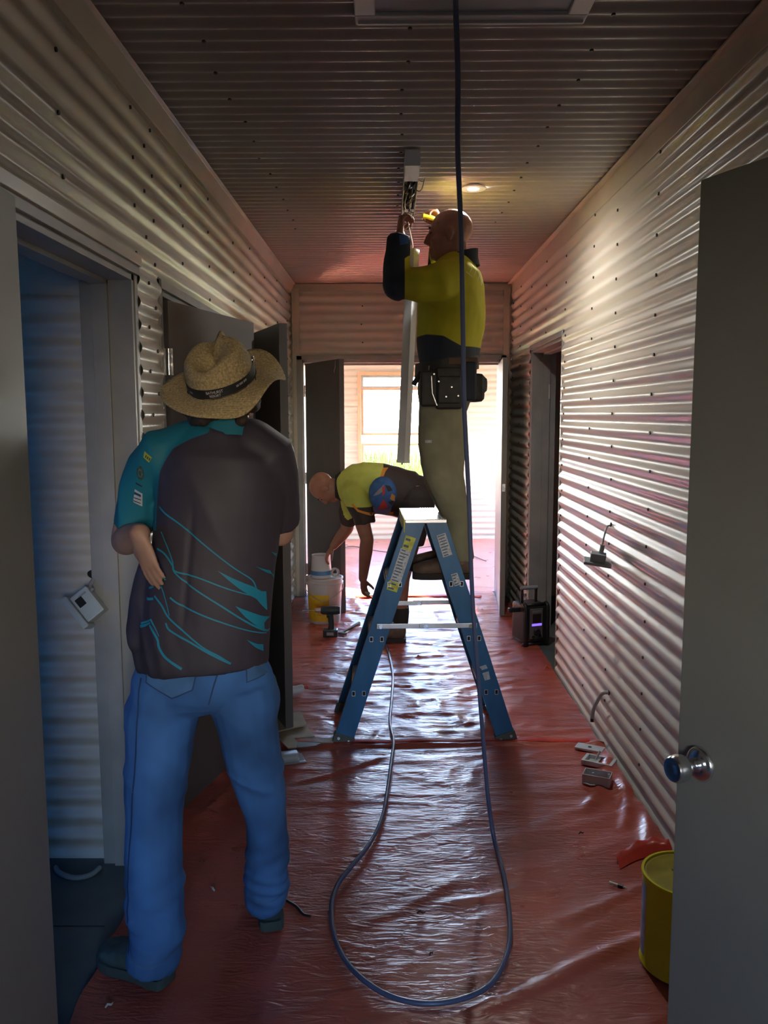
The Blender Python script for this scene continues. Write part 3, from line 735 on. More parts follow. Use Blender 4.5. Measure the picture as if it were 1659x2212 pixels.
MB().cbox((.0, .66, -.075), (.05, .07, .045)).build('terminal_block', M_BLACK, bt, bevel=.004)
# diffuser
dt, db = U(892, 540, 4.52), U(871, 998, 4.52)
M_DIFF = mat('white_diffuser', (.62, .63, .66), .4, var=.03)
ax = (dt - db).normalized(); sxv = Vector((1, 0, 0)); sxv = (sxv - ax*sxv.dot(ax)).normalized(); syv = ax.cross(sxv)
df = tag(empty('light_diffuser', db), 'long white light cover hanging straight down beside the standing worker', 'light cover')
hw = .025; Rz = math.radians(-35)
e1 = sxv*math.cos(Rz) + syv*math.sin(Rz); e2 = -sxv*math.sin(Rz) + syv*math.cos(Rz)
sec = [(-hw, -hw), (hw, -hw), (hw, hw), (-hw, hw)]
rr = [[(e1*a + e2*b) + ax*s for a, b in sec] for s in (0, (dt-db).length)]
MB().loft(rr).build('cover_channel', M_DIFF, df, bevel=.003)
MB().loft([[(e1*a*1.06 + e2*b*1.06) + ax*s for a, b in sec] for s in (-.004, .012)]).build('cover_end', M_WHITE, df, bevel=.002)
zz = (dt-db).length
MB().loft([[(e1*a*1.06 + e2*b*1.06) + ax*s for a, b in sec] for s in (zz-.012, zz+.004)]).build('cover_end', M_WHITE, df, bevel=.002)
MB().cyl(ax*.0 - Vector((.006, 0, .014)), ax*.0 + Vector((-.006, 0, 0)), .004, 8).build('clip_pin', M_SCREW, df)
MB().tube(catmull([dt - db + Vector((-.014, -.02, -.03)), dt - db + Vector((-.018, -.03, .0)), dt - db + Vector((0, 0, .02)), Vector((.098, 4.57, 2.62)) - db, Vector((.098, 4.60, 2.64)) - db], 5), .0025, 6).build('hanging_cord', M_WIRE2, df, smooth=True)

# ------------------------------------------------------------------ bucket, tub, drill, hammer
c = UF(702, 1352, 0); by = c.y + .12
bk = tag(empty('plastic_bucket', (U(702, 1352, by).x, by, .008)), 'white plastic pail with yellow label beside the bending worker', 'bucket')
M_PAIL = mat('white_pail_plastic', (.66, .63, .60), .42, var=.06, vs=12)
M_LBL = mat('yellow_pail_label', (.80, .52, .03), .45, var=.1, vs=25)
MB().lathe([(0, 0), (.118, 0), (.121, .01), (.134, .29), (.134, .30), (.145, .30), (.145, .312), (.139, .315), (.139, .335), (.145, .338), (.145, .350), (.135, .352), (.130, .352), (.128, .30), (.116, .012), (0, .012)], 40, cap=False).build('pail_body', M_PAIL, bk, smooth='auto')
L = []
for i in range(21):
    a = math.radians(-165 + 95*i/20); L.append([((.1235 + .011*(z-.03)/.26)*math.cos(a), (.1235 + .011*(z-.03)/.26)*math.sin(a), z) for z in (.025, .23)])
lb = MB().loft(L, cap=False, closed=False).build('pail_label', M_LBL, bk, smooth=True)
L = []
for i in range(9):
    a = math.radians(-112 + 26*i/8); L.append([((.1245 + .011*(z-.03)/.26)*math.cos(a), (.1245 + .011*(z-.03)/.26)*math.sin(a), z) for z in (.07, .15)])
MB().loft(L, cap=False, closed=False).build('label_print', mat('orange_print', (.75, .36, .05), .5), lb, smooth=True)
MB().tube(catmull([(-.145, 0, .32), (-.13, -.06, .25), (0, -.15, .19), (.13, -.06, .25), (.145, 0, .32)], 8), .003, 6).build('pail_handle', M_ALU, bk, smooth=True)
MB().lathe([(0, .335), (.127, .335), (.127, .345), (0, .345)], 32, cap=False).build('pail_lid', M_PAIL, bk, smooth='auto')
tb = tag(empty('filler_tub', (bk.location.x - .025, by + .01, .355)), 'small white tub with blue stripe standing on the white pail', 'tub')
MB().lathe([(0, 0), (.080, 0), (.082, .004), (.072, .165), (.074, .168), (.074, .174), (.070, .175), (.067, .172), (.076, .01), (0, .01)], 32, cap=False).build('tub_body', M_WHITE, tb, smooth='auto')
L = [[((.0825 - .0625*(z)*1.0)*math.cos(math.radians(-180 + 180*i/24)), (.0825 - .0625*z)*math.sin(math.radians(-180 + 180*i/24)), z) for z in (.022, .055)] for i in range(25)]
MB().loft(L, cap=False, closed=False).build('blue_stripe', mat('blue_label', (.10, .28, .55), .45), tb, smooth=True)
MB().lathe([(0, .115), (.070, .115), (.070, .118), (0, .118)], 24, cap=False).build('tub_filling', M_SCREW, tb)
tr = tag(empty('tape_roll', (bk.location.x + .082, by - .01, .357)), 'translucent roll of tape standing on the pail beside the tub', 'tape')
MB().lathe([(.022, -.012), (.036, -.012), (.036, .012), (.022, .012), (.022, -.012)], 24, Matrix.Translation((0, 0, .036)) @ Matrix.Rotation(PI/2, 4, 'X') @ Matrix.Rotation(.5, 4, 'Y'), cap=False).build('tape_ring', mat('pale_tape', (.55, .54, .5), .3), tr, smooth='auto')

p = UF(716, 1380, 0)
dr_ = tag(empty('cordless_drill', (p.x, p.y + .02, .010)), 'dark cordless drill standing on its battery in front of the white pail', 'drill')
M_DRILL = mat('drill_body', (.035, .05, .05), .45, var=.15, vs=40)
MB().box((-.060, -.035, 0), (.045, .035, .058)).build('battery', M_BLACK, dr_, bevel=.008)
MB().tube([(-.004, 0, .05), (.0, 0, .09), (-.004, 0, .14), (-.010, 0, .165)], [(.024, .018), (.020, .016), (.021, .017), (.026, .020)], 14, up=(1, 0, 0)).build('grip', M_DRILL, dr_, smooth='auto')
MB().tube([(-.075, 0, .195), (-.06, 0, .195), (.045, 0, .195), (.062, 0, .195)], [(.024, .024), (.031, .029), (.033, .031), (.026, .025)], 18).build('motor_housing', M_DRILL, dr_, smooth='auto')
MB().tube([(-.118, 0, .195), (-.112, 0, .195), (-.075, 0, .195)], [.010, .017, .019], 16).build('chuck', M_ALU, dr_, smooth='auto')
MB().tube([(-.118, 0, .195), (-.205, -.02, .197)], [.003, .003], 8).build('drill_bit', M_ALU, dr_, smooth='auto')
MB().cbox((-.028, 0, .152), (.012, .014, .025)).build('trigger', M_BLACK, dr_, bevel=.003)
MB().cbox((-.008, -.0355, .03), (.05, .002, .022)).build('battery_badge', mat('grey_badge', (.35, .36, .36), .5), dr_)
pa, pb = UF(735, 1368, .022), UF(776, 1346, .022)
hm = tag(empty('hammer', pa), 'hammer with brown grip lying behind the cordless drill', 'hammer')
dv = pb - pa; dn = dv.normalized(); pn_ = Vector((-dn.y, dn.x, 0))
MB().tube([(0, 0, 0), dv*.5, dv], [(.008, .006), (.011, .009), (.014, .011)], 10).build('handle', mat('brown_grip', (.13, .06, .04), .6), hm, smooth='auto')
MB().cyl(pn_*.05, pn_*-.05, .011, 12).build('head', M_ALU, hm, smooth='auto')
MB().tube([pn_*.05, pn_*.08 + Vector((0, 0, -.008)), pn_*.11 + Vector((0, 0, -.012))], [(.011, .011), (.014, .006), (.015, .002)], 10).build('claw', M_ALU, hm, smooth='auto')

# ------------------------------------------------------------------ jobsite radio in the right doorway
p = UF(1152, 1398, 0)
rd = tag(empty('jobsite_radio', (p.x - .005, p.y + .07, .008), math.radians(20)), 'black jobsite radio with purple lit display in the right doorway', 'radio')
M_RAD = mat('radio_body', (.03, .03, .034), .35, var=.1, vs=30)
MB().box((-.085, -.06, .02), (.10, .13, .285)).build('body', M_RAD, rd, bevel=.022, seg=3)
for (x, y) in ((-.085, -.062), (.085, -.062)):
    MB().tube(catmull([(x, y+.02, .004), (x, y-.012, .03), (x, y-.014, .15), (x, y-.012, .27), (x, y+.02, .296)], 5), .013, 10).build('roll_bar', M_BLACK, rd, smooth=True)
for z in (.012, .288):
    MB().tube([(-.085, -.05, z), (.085, -.05, z)], .012, 10).build('roll_bar', M_BLACK, rd, smooth=True)
fp = MB().box((-.048, -.072, .05), (.052, -.058, .262)).build('front_panel', mat('radio_panel', (.16, .145, .14), .35), rd, bevel=.006)
MB().box((-.030, -.074, .165), (.034, -.0715, .225)).build('display', mat('radio_screen', (.04, .032, .03), .15), fp)
MB().box((-.036, -.0745, .142), (.040, -.0715, .158)).build('lit_bar', mat('purple_backlight', (.10, .05, .4), .3, emit=(.22, .12, .9), es=.9), fp)
MB().box((-.035, -.074, .235), (.035, -.0715, .252)).build('name_strip', mat('strip_grey', (.25, .26, .26), .4), fp)
MB().lathe([(.024, 0), (.026, .004), (.026, .010), (.021, .016), (0, .016)], 24, Matrix.Translation((.002, -.072, .10)) @ Matrix.Rotation(PI/2, 4, 'X'), cap=False).build('dial', M_BLACK, fp, smooth='auto')
for x in (-.025, .03): MB().cyl((x, -.072, .066), (x, -.080, .066), .010, 12).build('button', M_BLACK, fp, smooth='auto')
sp = MB().box((.098, -.03, .05), (.108, .09, .165)).build('speaker_surround', M_ALU, rd, bevel=.008)
MB().box((.1075, -.018, .062), (.110, .078, .152)).build('speaker_cloth', M_BLACK, sp)
MB().tube(catmull([(-.055, .04, .275), (-.055, .04, .34), (-.055, .04, .385)], 4), .011, 8).build('handle_post', M_BLACK, rd, smooth=True)
MB().tube(catmull([(.055, .04, .275), (.055, .04, .34), (.055, .04, .385)], 4), .011, 8).build('handle_post', M_BLACK, rd, smooth=True)
MB().tube([(-.064, .04, .388), (.064, .04, .388)], .014, 12).build('handle_grip', M_GREYP, rd, smooth='auto')
MB().cyl((-.075, .02, .27), (-.105, .03, .385), .003, 8).build('antenna', M_BLACK, rd)
MB().box((-.17, .0, .23), (-.08, .03, .262)).build('side_bumper', M_BLACK, rd, bevel=.006)

# ------------------------------------------------------------------ paint tin
p = U(1478, 2050, 2.26)
pt = tag(empty('paint_tin', (p.x, 2.26, .016)), 'large yellow paint tin with wire handle beside the right-hand door', 'paint tin')
M_TIN = mat('yellow_paint_tin', (.76, .73, .012), .35, var=.05, vs=6)
MB().lathe([(0, 0), (.122, 0), (.125, .003), (.125, .005), (.1225, .008), (.1225, .262), (.126, .265), (.127, .270), (.126, .274), (.119, .274), (.117, .266), (.113, .264), (0, .264)], 48, cap=False).build('tin_body', M_TIN, pt, smooth='auto')
MB().lathe([(.118, .268), (.114, .2695), (.108, .268), (.104, .2665), (0, .2665)], 48, cap=False).build('tin_lid', mat('dull_yellow_lid', (.42, .36, .04), .4, var=.18, vs=18), pt, smooth='auto')
L = [[(.1229*math.cos(a), .1229*math.sin(a), z) for z in (.03, .245)] for a in [math.radians(166 + 22*i/8) for i in range(9)]]
MB().loft(L, cap=False, closed=False).build('paper_label', mat('white_blue_label', (.35, .50, .60), .5, var=.5, vs=14), pt, smooth=True)
an = math.radians(242); ec = Vector((.123*math.cos(an), .123*math.sin(an), .215))
MB().ell(ec, (.013, .013, .016)).build('handle_ear', M_ALU, pt, smooth=True)
P = [(.128*math.cos(a2), .128*math.sin(a2), .215 - .09*math.sin((a2-an)/(PI)*PI)) for a2 in [an + PI*i/16 for i in range(17)]]
MB().tube(P, .0028, 6).build('wire_handle', M_ALU, pt, smooth=True)
for (x, y, w) in ((-.02, -.035, .03), (.0, .03, .035)): MB().box((x-w, y-.006, .2668), (x+w, y+.004, .2675)).build('lid_stamp', mat('stamp_dark', (.1, .09, .03), .6), pt)

# ------------------------------------------------------------------ electrical bits on the right wall and floor
M_SWG = mat('grey_switch_plastic', (.36, .40, .44), .45, var=.05)
hp_ = UX(1317, 1137, XR-.002)
sw = tag(empty('light_switch', hp_), 'grey light switch dangling on its cable from the right corrugated wall', 'switch')
b0 = U(1300, 1182, hp_.y - .06) - hp_; b0.x = min(b0.x, -.03)
b1 = U(1293, 1200, hp_.y - .06) - hp_
MB().tube(catmull([(.01, 0, .004), (-.012, -.004, 0), (-.03, -.03, -.03), b0], 6), .0045, 8).build('switch_cable', M_GREYP, sw, smooth=True)
MB().ell((.006, 0, .004), (.004, .014, .016)).build('cable_hole', M_DARK, sw)
Mb = Matrix.Translation(b1 + Vector((.0, 0, .0))) @ Euler((math.radians(12), math.radians(8), math.radians(-12))).to_matrix().to_4x4()
MB().tube([b0 + Vector((.004, 0, .01)), b0 + Vector((-.004, 0, -.035))], .011, 10).build('cable_gland', M_SWG, sw, smooth='auto')
MB().box((-.036, -.022, -.028), (.034, .022, .012), Mb).build('switch_body', M_SWG, sw, bevel=.003)
pl = MB().box((-.062, -.036, -.042), (.064, .036, -.028), Mb).build('face_plate', M_SWG, sw, bevel=.004)
for x in (-.025, .025): MB().box((x-.010, -.008, -.046), (x+.010, .008, -.041), Mb).build('rocker', M_GREYP, pl, bevel=.002)
s0 = UX(1312, 1497, XR-.004); s1 = UX(1280, 1560, XR-.06); s1.y = s0.y + .06
st_ = tag(empty('cable_stub', s0), 'short grey cable stub poking out low on the right corrugated wall', 'cable')
MB().tube(catmull([(.012, 0, .002), (-.015, .01, -.003), U(1296, 1505, s0.y+.03) - s0, U(1283, 1530, s0.y+.05) - s0, U(1279, 1552, s0.y+.05) - s0], 6), .009, 10).build('cable_sheath', mat('grey_cable', (.42, .44, .46), .4), st_, smooth=True)
e = U(1279, 1552, s0.y+.05) - s0
MB().cyl(e, e + Vector((0, 0, -.016)), .0085, 10).build('cut_end', M_BLACK, st_)
MB().ell((.007, 0, .002), (.004, .012, .014)).build('cable_hole', M_DARK, st_)

M_BOX = mat('pale_blue_grey_plastic', (.60, .64, .68), .4, var=.04)
def onfloor(px, py, z=.018): return UF(px, py, z)
c = onfloor(1274, 1618)
bx1 = tag(empty('blank_plate', c, math.radians(-28)), 'flat pale plastic cover plate, uppermost of the three pieces by the right wall', 'cover plate')
MB().box((-.065, -.034, 0), (.065, .034, .010)).build('plate', M_BOX, bx1, bevel=.002); MB().cyl((.0, 0, .0095), (.0, 0, .011), .009, 10).build('screw_hole', M_DARK, bx1)
c = onfloor(1294, 1650)
bx2 = tag(empty('mounting_bracket', c, math.radians(-30)), 'pale plastic mounting frame, middle of the three pieces by the right wall', 'bracket')
m = MB(); m.box((-.07, -.045, 0), (-.055, .045, .022)).box((.055, -.045, 0), (.07, .045, .022)).box((-.055, -.045, 0), (.055, -.033, .022)).box((-.055, .033, 0), (.055, .045, .022)).box((-.01, -.033, 0), (.002, .033, .016))
m.build('open_frame', M_BOX, bx2, bevel=.002); MB().box((-.055, -.033, .0), (-.01, .033, .004)).build('back_web', M_BOX, bx2); MB().cyl((-.02, .02, .01), (-.005, .03, .05), .005, 8).build('fixing_post', M_BOX, bx2)
c = onfloor(1290, 1690)
bx3 = tag(empty('junction_box', c, math.radians(-24)), 'open pale plastic junction box, nearest of the three pieces by the right wall', 'junction box')
m = MB(); w_, d_, h_, t_ = .058, .036, .042, .003
m.box((-w_, -d_, 0), (w_, d_, t_)); m.box((-w_, -d_, t_), (w_, -d_+t_, h_)); m.box((-w_, d_-t_, t_), (w_, d_, h_)); m.box((-w_, -d_+t_, t_), (-w_+t_, d_-t_, h_)); m.box((w_-t_, -d_+t_, t_), (w_, d_-t_, h_))
m.build('tray', M_BOX, bx3)
for (x, y) in ((-.045, -.025), (.045, .025), (-.02, .01)): MB().cyl((x, y, t_), (x, y, .036), .005, 10).build('screw_post', M_BOX, bx3, smooth='auto')
MB().tube([(-.05, -.04, .006), (-.02, -.048, .004), (.0, -.045, .006)], .004, 6).build('cable_entry', M_BOX, bx3, smooth=True)

# power outlet hanging in the left room
h0 = U(208, 1240, 2.853)
ol = tag(empty('power_outlet', h0), 'pale plastic power outlet hanging on a cable in the dim left room', 'outlet')
MB().ell((0, .006, 0), (.034, .008, .020)).build('wall_hole', M_DARK, ol)
oc = U(192, 1306, 2.78) - h0
MB().tube(catmull([(.012, .008, .004), (.006, -.02, -.004), (-.004, -.05, -.03), oc + Vector((.015, .0, .05))], 5), .0075, 8).build('outlet_cable', M_GREYP, ol, smooth=True)
Mo = Matrix.Translation(oc) @ Euler((math.radians(-18), math.radians(-38), math.radians(14))).to_matrix().to_4x4()
M_OUT = mat('outlet_plastic', (.52, .60, .62), .42, var=.04)
MB().box((-.032, -.030, -.052), (.036, .030, .052), Mo).build('outlet_body', M_OUT, ol, bevel=.004)
MB().box((-.056, -.040, -.064), (-.034, .040, .066), Mo).build('face_plate', M_OUT, ol, bevel=.007)
MB().box((-.022, -.0325, .002), (.004, -.0295, .034), Mo).build('socket_opening', M_DARK, ol)
MB().box((.012, -.0335, -.044), (.032, -.0295, -.024), Mo).build('terminal_cover', M_OUT, ol, bevel=.002)
MB().box((-.004, -.0325, .032), (.024, -.0298, .038), Mo).build('moulded_slot', M_GREYP, ol)
tag(MB().tube(catmull([U(118, 1868, 2.845), UF(128, 1885, .012), UF(160, 1896, .010), UF(195, 1890, .010), UF(216, 1874, .010)], 6), .009, 8).build('floor_cable', mat('pale_floor_cable', (.30, .36, .36), .5), smooth=True), 'pale cable curving on the bare grey floor of the dim left room', 'cable')
M_CRACK = mat('dark_joint', (.03, .035, .035), .8)
tag(MB().box((-3.0, 2.448, .0), (-.90, 2.452, .0012)).build('floor_joint', M_CRACK), 'dark joint line across the bare floor of the left room', 'joint')

# ------------------------------------------------------------------ cardboard, packet, knife, bottle
M_CARD = mat('brown_cardboard', (.42, .33, .20), .8, var=.08, vs=12)
def slab(name, pts, th, m, label, cat, z0=.02, tilt=0.0):
    P = [UF(x, y, z0) for x, y in pts]; c = sum(P, Vector()) / len(P)
    o = MB().prism([(p - c) for p in P], (0, 0, th)).build(name, m, None)
    o.location = c; o.rotation_euler = (0, tilt, 0)
    return tag(o, label, cat)
slab('cardboard_sheet', [(560, 1590), (663, 1568), (650, 1540), (570, 1548)], .006, M_CARD, 'brown cardboard sheet, farthest of the pieces by the dark door', 'cardboard', .034, -.02)
slab('cardboard_sheet', [(575, 1600), (632, 1596), (680, 1592), (664, 1572), (600, 1580)], .005, M_CARD, 'creased brown cardboard sheet in the middle of the pile by the dark door', 'cardboard', .024)
slab('cardboard_flap', [(604, 1600), (622, 1618), (640, 1617), (643, 1605), (630, 1591), (612, 1594)], .006, M_CARD, 'small six-sided cardboard flap, nearest of the pieces by the dark door', 'cardboard', .034)
slab('timber_offcut', [(640, 1607), (720, 1607), (720, 1598), (650, 1596)], .008, mat('pale_timber', (.40, .32, .22), .7), 'thin pale timber strip pointing at the left ladder foot', 'offcut', .018)
kn = slab('trowel_blade', [(625, 1617), (682, 1612), (695, 1606), (640, 1604)], .003, mat('dull_blade', (.12, .14, .14), .35, metal=.5), 'dull grey blade lying against the red film edge beside the ladder foot', 'blade', .030)
M_CLEAR = bpy.data.materials.new('clear_blister_plastic'); M_CLEAR.use_nodes = True
t_ = M_CLEAR.node_tree; p_ = t_.nodes['Principled BSDF']; p_.inputs['Base Color'].default_value = (.75, .78, .8, 1); p_.inputs['Roughness'].default_value = .12; p_.inputs['Alpha'].default_value = .55; p_.inputs['Metallic'].default_value = .3
nn = t_.nodes.new('ShaderNodeTexNoise'); nn.inputs['Scale'].default_value = 45; bb = t_.nodes.new('ShaderNodeBump'); bb.inputs['Strength'].default_value = .6; bb.inputs['Distance'].default_value = .006; t_.links.new(nn.outputs['Fac'], bb.inputs['Height']); t_.links.new(bb.outputs[0], p_.inputs['Normal'])
c = UF(622, 1642, .018); bp = tag(empty('blister_pack', c, math.radians(18)), 'clear plastic blister pack lying beside the man\'s right knee', 'packet')
MB().box((-.085, -.05, 0), (.075, .05, .004)).build('backing', M_CLEAR, bp)
MB().tube([(-.06, 0, .01), (-.05, 0, .014), (.04, 0, .014), (.05, 0, .01)], [(.018, .030), (.028, .038), (.028, .038), (.016, .028)], 10).build('blister', M_CLEAR, bp, smooth=True)
MB().box((-.035, -.018, .006), (.03, .012, .018)).build('contents', M_GREYP, bp, bevel=.003)
c = UF(635, 1496, .03); bo = tag(empty('silicone_tube', c), 'white plastic cartridge lying on the red sheet by the dark door edge', 'cartridge')
MB().tube([(-.09, -.02, .012), (.0, .0, .012), (.012, .004, .013), (.05, .018, .02), (.055, .02, .021)], [.026, .026, .024, .022, .012], 14).build('cartridge_body', M_WHITE, bo, smooth='auto')
MB().tube([(.055, .02, .021), (.075, .028, .024)], [.006, .010], 10).build('red_cap', mat('red_cap', (.45, .06, .05), .5), bo, smooth='auto')
# small debris on the sheets
def debris(name, px, py, s, m, label, cat, rz=0., tall=.4):
    c = UF(px, py, .016); o = MB()
    o.tube([(-s, 0, 0), (-s*.3, s*.15, s*tall), (s*.4, -s*.1, s*.2*tall), (s, s*.1, s*.5*tall)], [s*.18, s*.30, s*.26, s*.1], 6)
    b = o.build(name, m); b.location = c; b.rotation_euler = (0, 0, rz); return tag(b, label, cat)
M_BARK = mat('dark_scrap', (.13, .04, .03), .7); M_PALE = mat('pale_scrap', (.50, .48, .42), .6)
debris('scrap', 910, 1972, .014, M_BARK, 'dark red scrap lying inside the cable loop', 'scrap')
debris('scrap', 932, 2060, .010, M_BARK, 'smaller dark scrap low inside the cable loop', 'scrap', 1)
debris('scrap', 870, 1880, .010, M_PALE, 'pale grey chip inside the cable loop near its top', 'scrap', .3)
debris('scrap', 1256, 1800, .012, M_BARK, 'small dark flake on the red sheet below the junction box', 'scrap', .4)
debris('scrap', 460, 1920, .014, M_PALE, 'thin pale shaving between the feet of the man in the hat', 'scrap', 2.2, .2)
debris('scrap', 437, 1862, .012, M_BARK, 'brown crumb on the red sheet above the pale shaving', 'scrap', .2)
debris('scrap', 1182, 1444, .020, mat('orange_scrap', (.6, .12, .06), .6), 'orange scrap at the foot of the right door frame', 'scrap', .5, .8)
debris('scrap', 236, 2172, .012, M_PALE, 'bluish pale chip at the bottom left of the red sheet', 'scrap', .8)
debris('scrap', 905, 1418, .016, M_BARK, 'dark fold of scrap behind the ladder on the crinkled sheet', 'scrap', .3)
pk = tag(empty('marker_pen', UF(1335, 1912, .016), math.radians(-35)), 'small black and white pen lying left of the yellow paint tin', 'pen')
MB().cyl((-.03, 0, 0), (.0, 0, 0), .0045, 8).build('barrel', M_WHITE, pk); MB().cyl((.0, 0, 0), (.018, 0, 0), .0055, 8).build('band', M_BLACK, pk); MB().cyl((.018, 0, 0), (.03, 0, 0), .004, 8, .001).build('tip', M_WHITE, pk)
tag(MB().tube(catmull([UF(618, 1945, .012), UF(640, 1958, .012), UF(655, 1975, .012), UF(672, 1980, .012)], 5), .005, 6).build('shoelace_cord', M_BLACK, smooth=True), 'short frayed black cord beside the right shoe of the man in the hat', 'cord')

# ------------------------------------------------------------------ people
def vnoise3(P, scale, seed=0):
    Q = P * np.array(scale); i = np.floor(Q).astype(int); f = Q - i; u = f*f*(3-2*f); out = 0
    def h(a, b, c):
        n = (a*374761393 + b*668265263 + c*2147483647 + seed*1442695041) & 0xffffffff
        n = ((n ^ (n >> 13)) * 1274126177) & 0xffffffff
        return ((n ^ (n >> 16)) & 0xffff) / 65535.0
    for dx in (0, 1):
        for dy in (0, 1):
            for dz in (0, 1):
                w = (u[:,0] if dx else 1-u[:,0]) * (u[:,1] if dy else 1-u[:,1]) * (u[:,2] if dz else 1-u[:,2])
                out = out + w * h(i[:,0]+dx, i[:,1]+dy, i[:,2]+dz)
    return out
def blob(name, mb, m, parent, voxel=.007, smooth=8, wrinkle=None, attr=None):
    """one continuous surface grown over overlapping lofts"""
    me = mb.mesh(name); tmp = bpy.data.objects.new('tmp', me); COL.objects.link(tmp)
    r = tmp.modifiers.new('r', 'REMESH'); r.mode = 'VOXEL'; r.voxel_size = voxel
    if smooth:
        s = tmp.modifiers.new('s', 'SMOOTH'); s.factor = .5; s.iterations = smooth
    dg = bpy.context.evaluated_depsgraph_get(); dg.update()
    out = bpy.data.meshes.new_from_object(tmp.evaluated_get(dg)); bpy.data.objects.remove(tmp); bpy.data.meshes.remove(me)
    out.name = name
    n = len(out.vertices); co = np.empty(n*3); out.vertices.foreach_get('co', co); co = co.reshape(-1, 3)
    if wrinkle is not None:
        no = np.empty(n*3); out.vertex_normals.foreach_get('vector', no); no = no.reshape(-1, 3)
        co = co + no * wrinkle(co, no)[:, None]; out.vertices.foreach_set('co', co.ravel())
    if attr is not None:
        a = out.attributes.new('tone', 'FLOAT', 'POINT'); a.data.foreach_set('value', np.asarray(attr(co), dtype=np.float32))
    out.materials.clear(); out.update()
    for p in out.polygons: p.use_smooth = True
    return link(name, out, m, parent)
def chain(mb, pts, radii, n=16, up=None, ends=(0, -1)):
    mb.tube(pts, radii, n, up=up)
    for k in ends:
        r = radii[k]; r = r if isinstance(r, (list, tuple)) else (r, r)
        q = min(r); mb.ell(pts[k], (q*.98, q*.98, q*.98), n=12, m=8)
def head(mb, c, f, u, s=1.0, neck=None):
    f = Vector(f).normalized(); u = (Vector(u) - f*Vector(u).dot(f)).normalized(); r = u.cross(f)
    R = Matrix((f, r, u)).transposed(); c = Vector(c)
    at = lambda a, b, d: c + (f*a + r*b + u*d)*s
    E = lambda a, b, d, q: mb.ell(at(a, b, d), tuple(x*s for x in q), R)
    E(-.008, 0, .030, (.098, .076, .086)); E(.020, 0, -.030, (.072, .062, .085)); E(.010, 0, -.06, (.062, .056, .055))
    E(.062, 0, -.096, (.027, .030, .020)); E(.080, 0, .022, (.017, .046, .012)); E(.084, 0, -.066, (.013, .024, .009)); E(.083, 0, -.080, (.012, .022, .008))
    mb.tube([at(.082, 0, .018), at(.100, 0, -.008), at(.108, 0, -.030), at(.088, 0, -.040)], [.010*s, .013*s, .017*s, .012*s], 10)
    for b in (-1, 1):
        E(-.004, b*.078, -.008, (.019, .009, .033)); E(.074, b*.031, .002, (.014, .013, .010)); E(.055, b*.04, -.03, (.03, .018, .02))
    if neck is not None: chain(mb, [at(-.022, 0, -.03), at(-.028, 0, -.09), Vector(neck)], [.052*s, .054*s, .060*s])
    return R, at
def eyes(parent, R, at, s=1.0):
    for b in (-1, 1): MB().ell(at(.083, b*.031, .004), (.007*s, .010*s, .006*s), R, 10, 8).build('eye', mat('eye_dark', (.05, .035, .03), .2), parent, smooth=True)
    for b in (-1, 1): MB().ell(at(.090, b*.033, .026), (.006*s, .020*s, .005*s), R, 10, 8).build('eyebrow', mat('brow_hair', (.06, .04, .03), .8), parent, smooth=True)
def hand(mb, wrist, d, n, thumb=1, curl=(.3, .4, .3), s=1.0, spread=.06, tcurl=.4):
    """palm with five fingers; d towards the fingers, n the way the palm faces, thumb side sign"""
    d = Vector(d).normalized(); n = (Vector(n) - d*Vector(n).dot(d)).normalized(); l = d.cross(n) * thumb; w = Vector(wrist)
    mb.tube([w - d*.02*s, w, w + d*.03*s, w + d*.065*s, w + d*.088*s], [(.024*s, .019*s), (.026*s, .018*s), (.034*s, .016*s), (.040*s, .0145*s), (.039*s, .011*s)], 16, up=l)
    for i, (o, L, r) in enumerate(((.031, .072, .0088), (.0105, .080, .0092), (-.0105, .074, .0088), (-.031, .058, .0078))):
        b = w + d*(.080 - .004*abs(i-1))*s + l*o*s; dd = (d + l*(o/.031)*spread).normalized(); ax = dd.cross(n).normalized()
        P = [b - dd*.012*s, b]; q = dd.copy(); c_ = b.copy()
        for k, f_ in enumerate((.45, .32, .25)):
            q = Matrix.Rotation(curl[k], 3, ax) @ q; c_ = c_ + q*L*f_*s; P.append(c_.copy())
        chain(mb, P, [r*s*1.05, r*s*1.05, r*s, r*.93*s, r*.82*s], 10)
    b = w + d*.022*s + l*.026*s; q = (d*.62 + l*.72 + n*.25).normalized(); P = [b - q*.01*s, b + q*.034*s]
    q2 = (q + (n*tcurl - l*.35*tcurl + d*.3)).normalized(); P.append(P[-1] + q2*.030*s); q3 = (q2 + d*.25 - l*.3*tcurl).normalized(); P.append(P[-1] + q3*.024*s)
    chain(mb, P, [.0165*s, .0125*s, .0105*s, .009*s], 10)
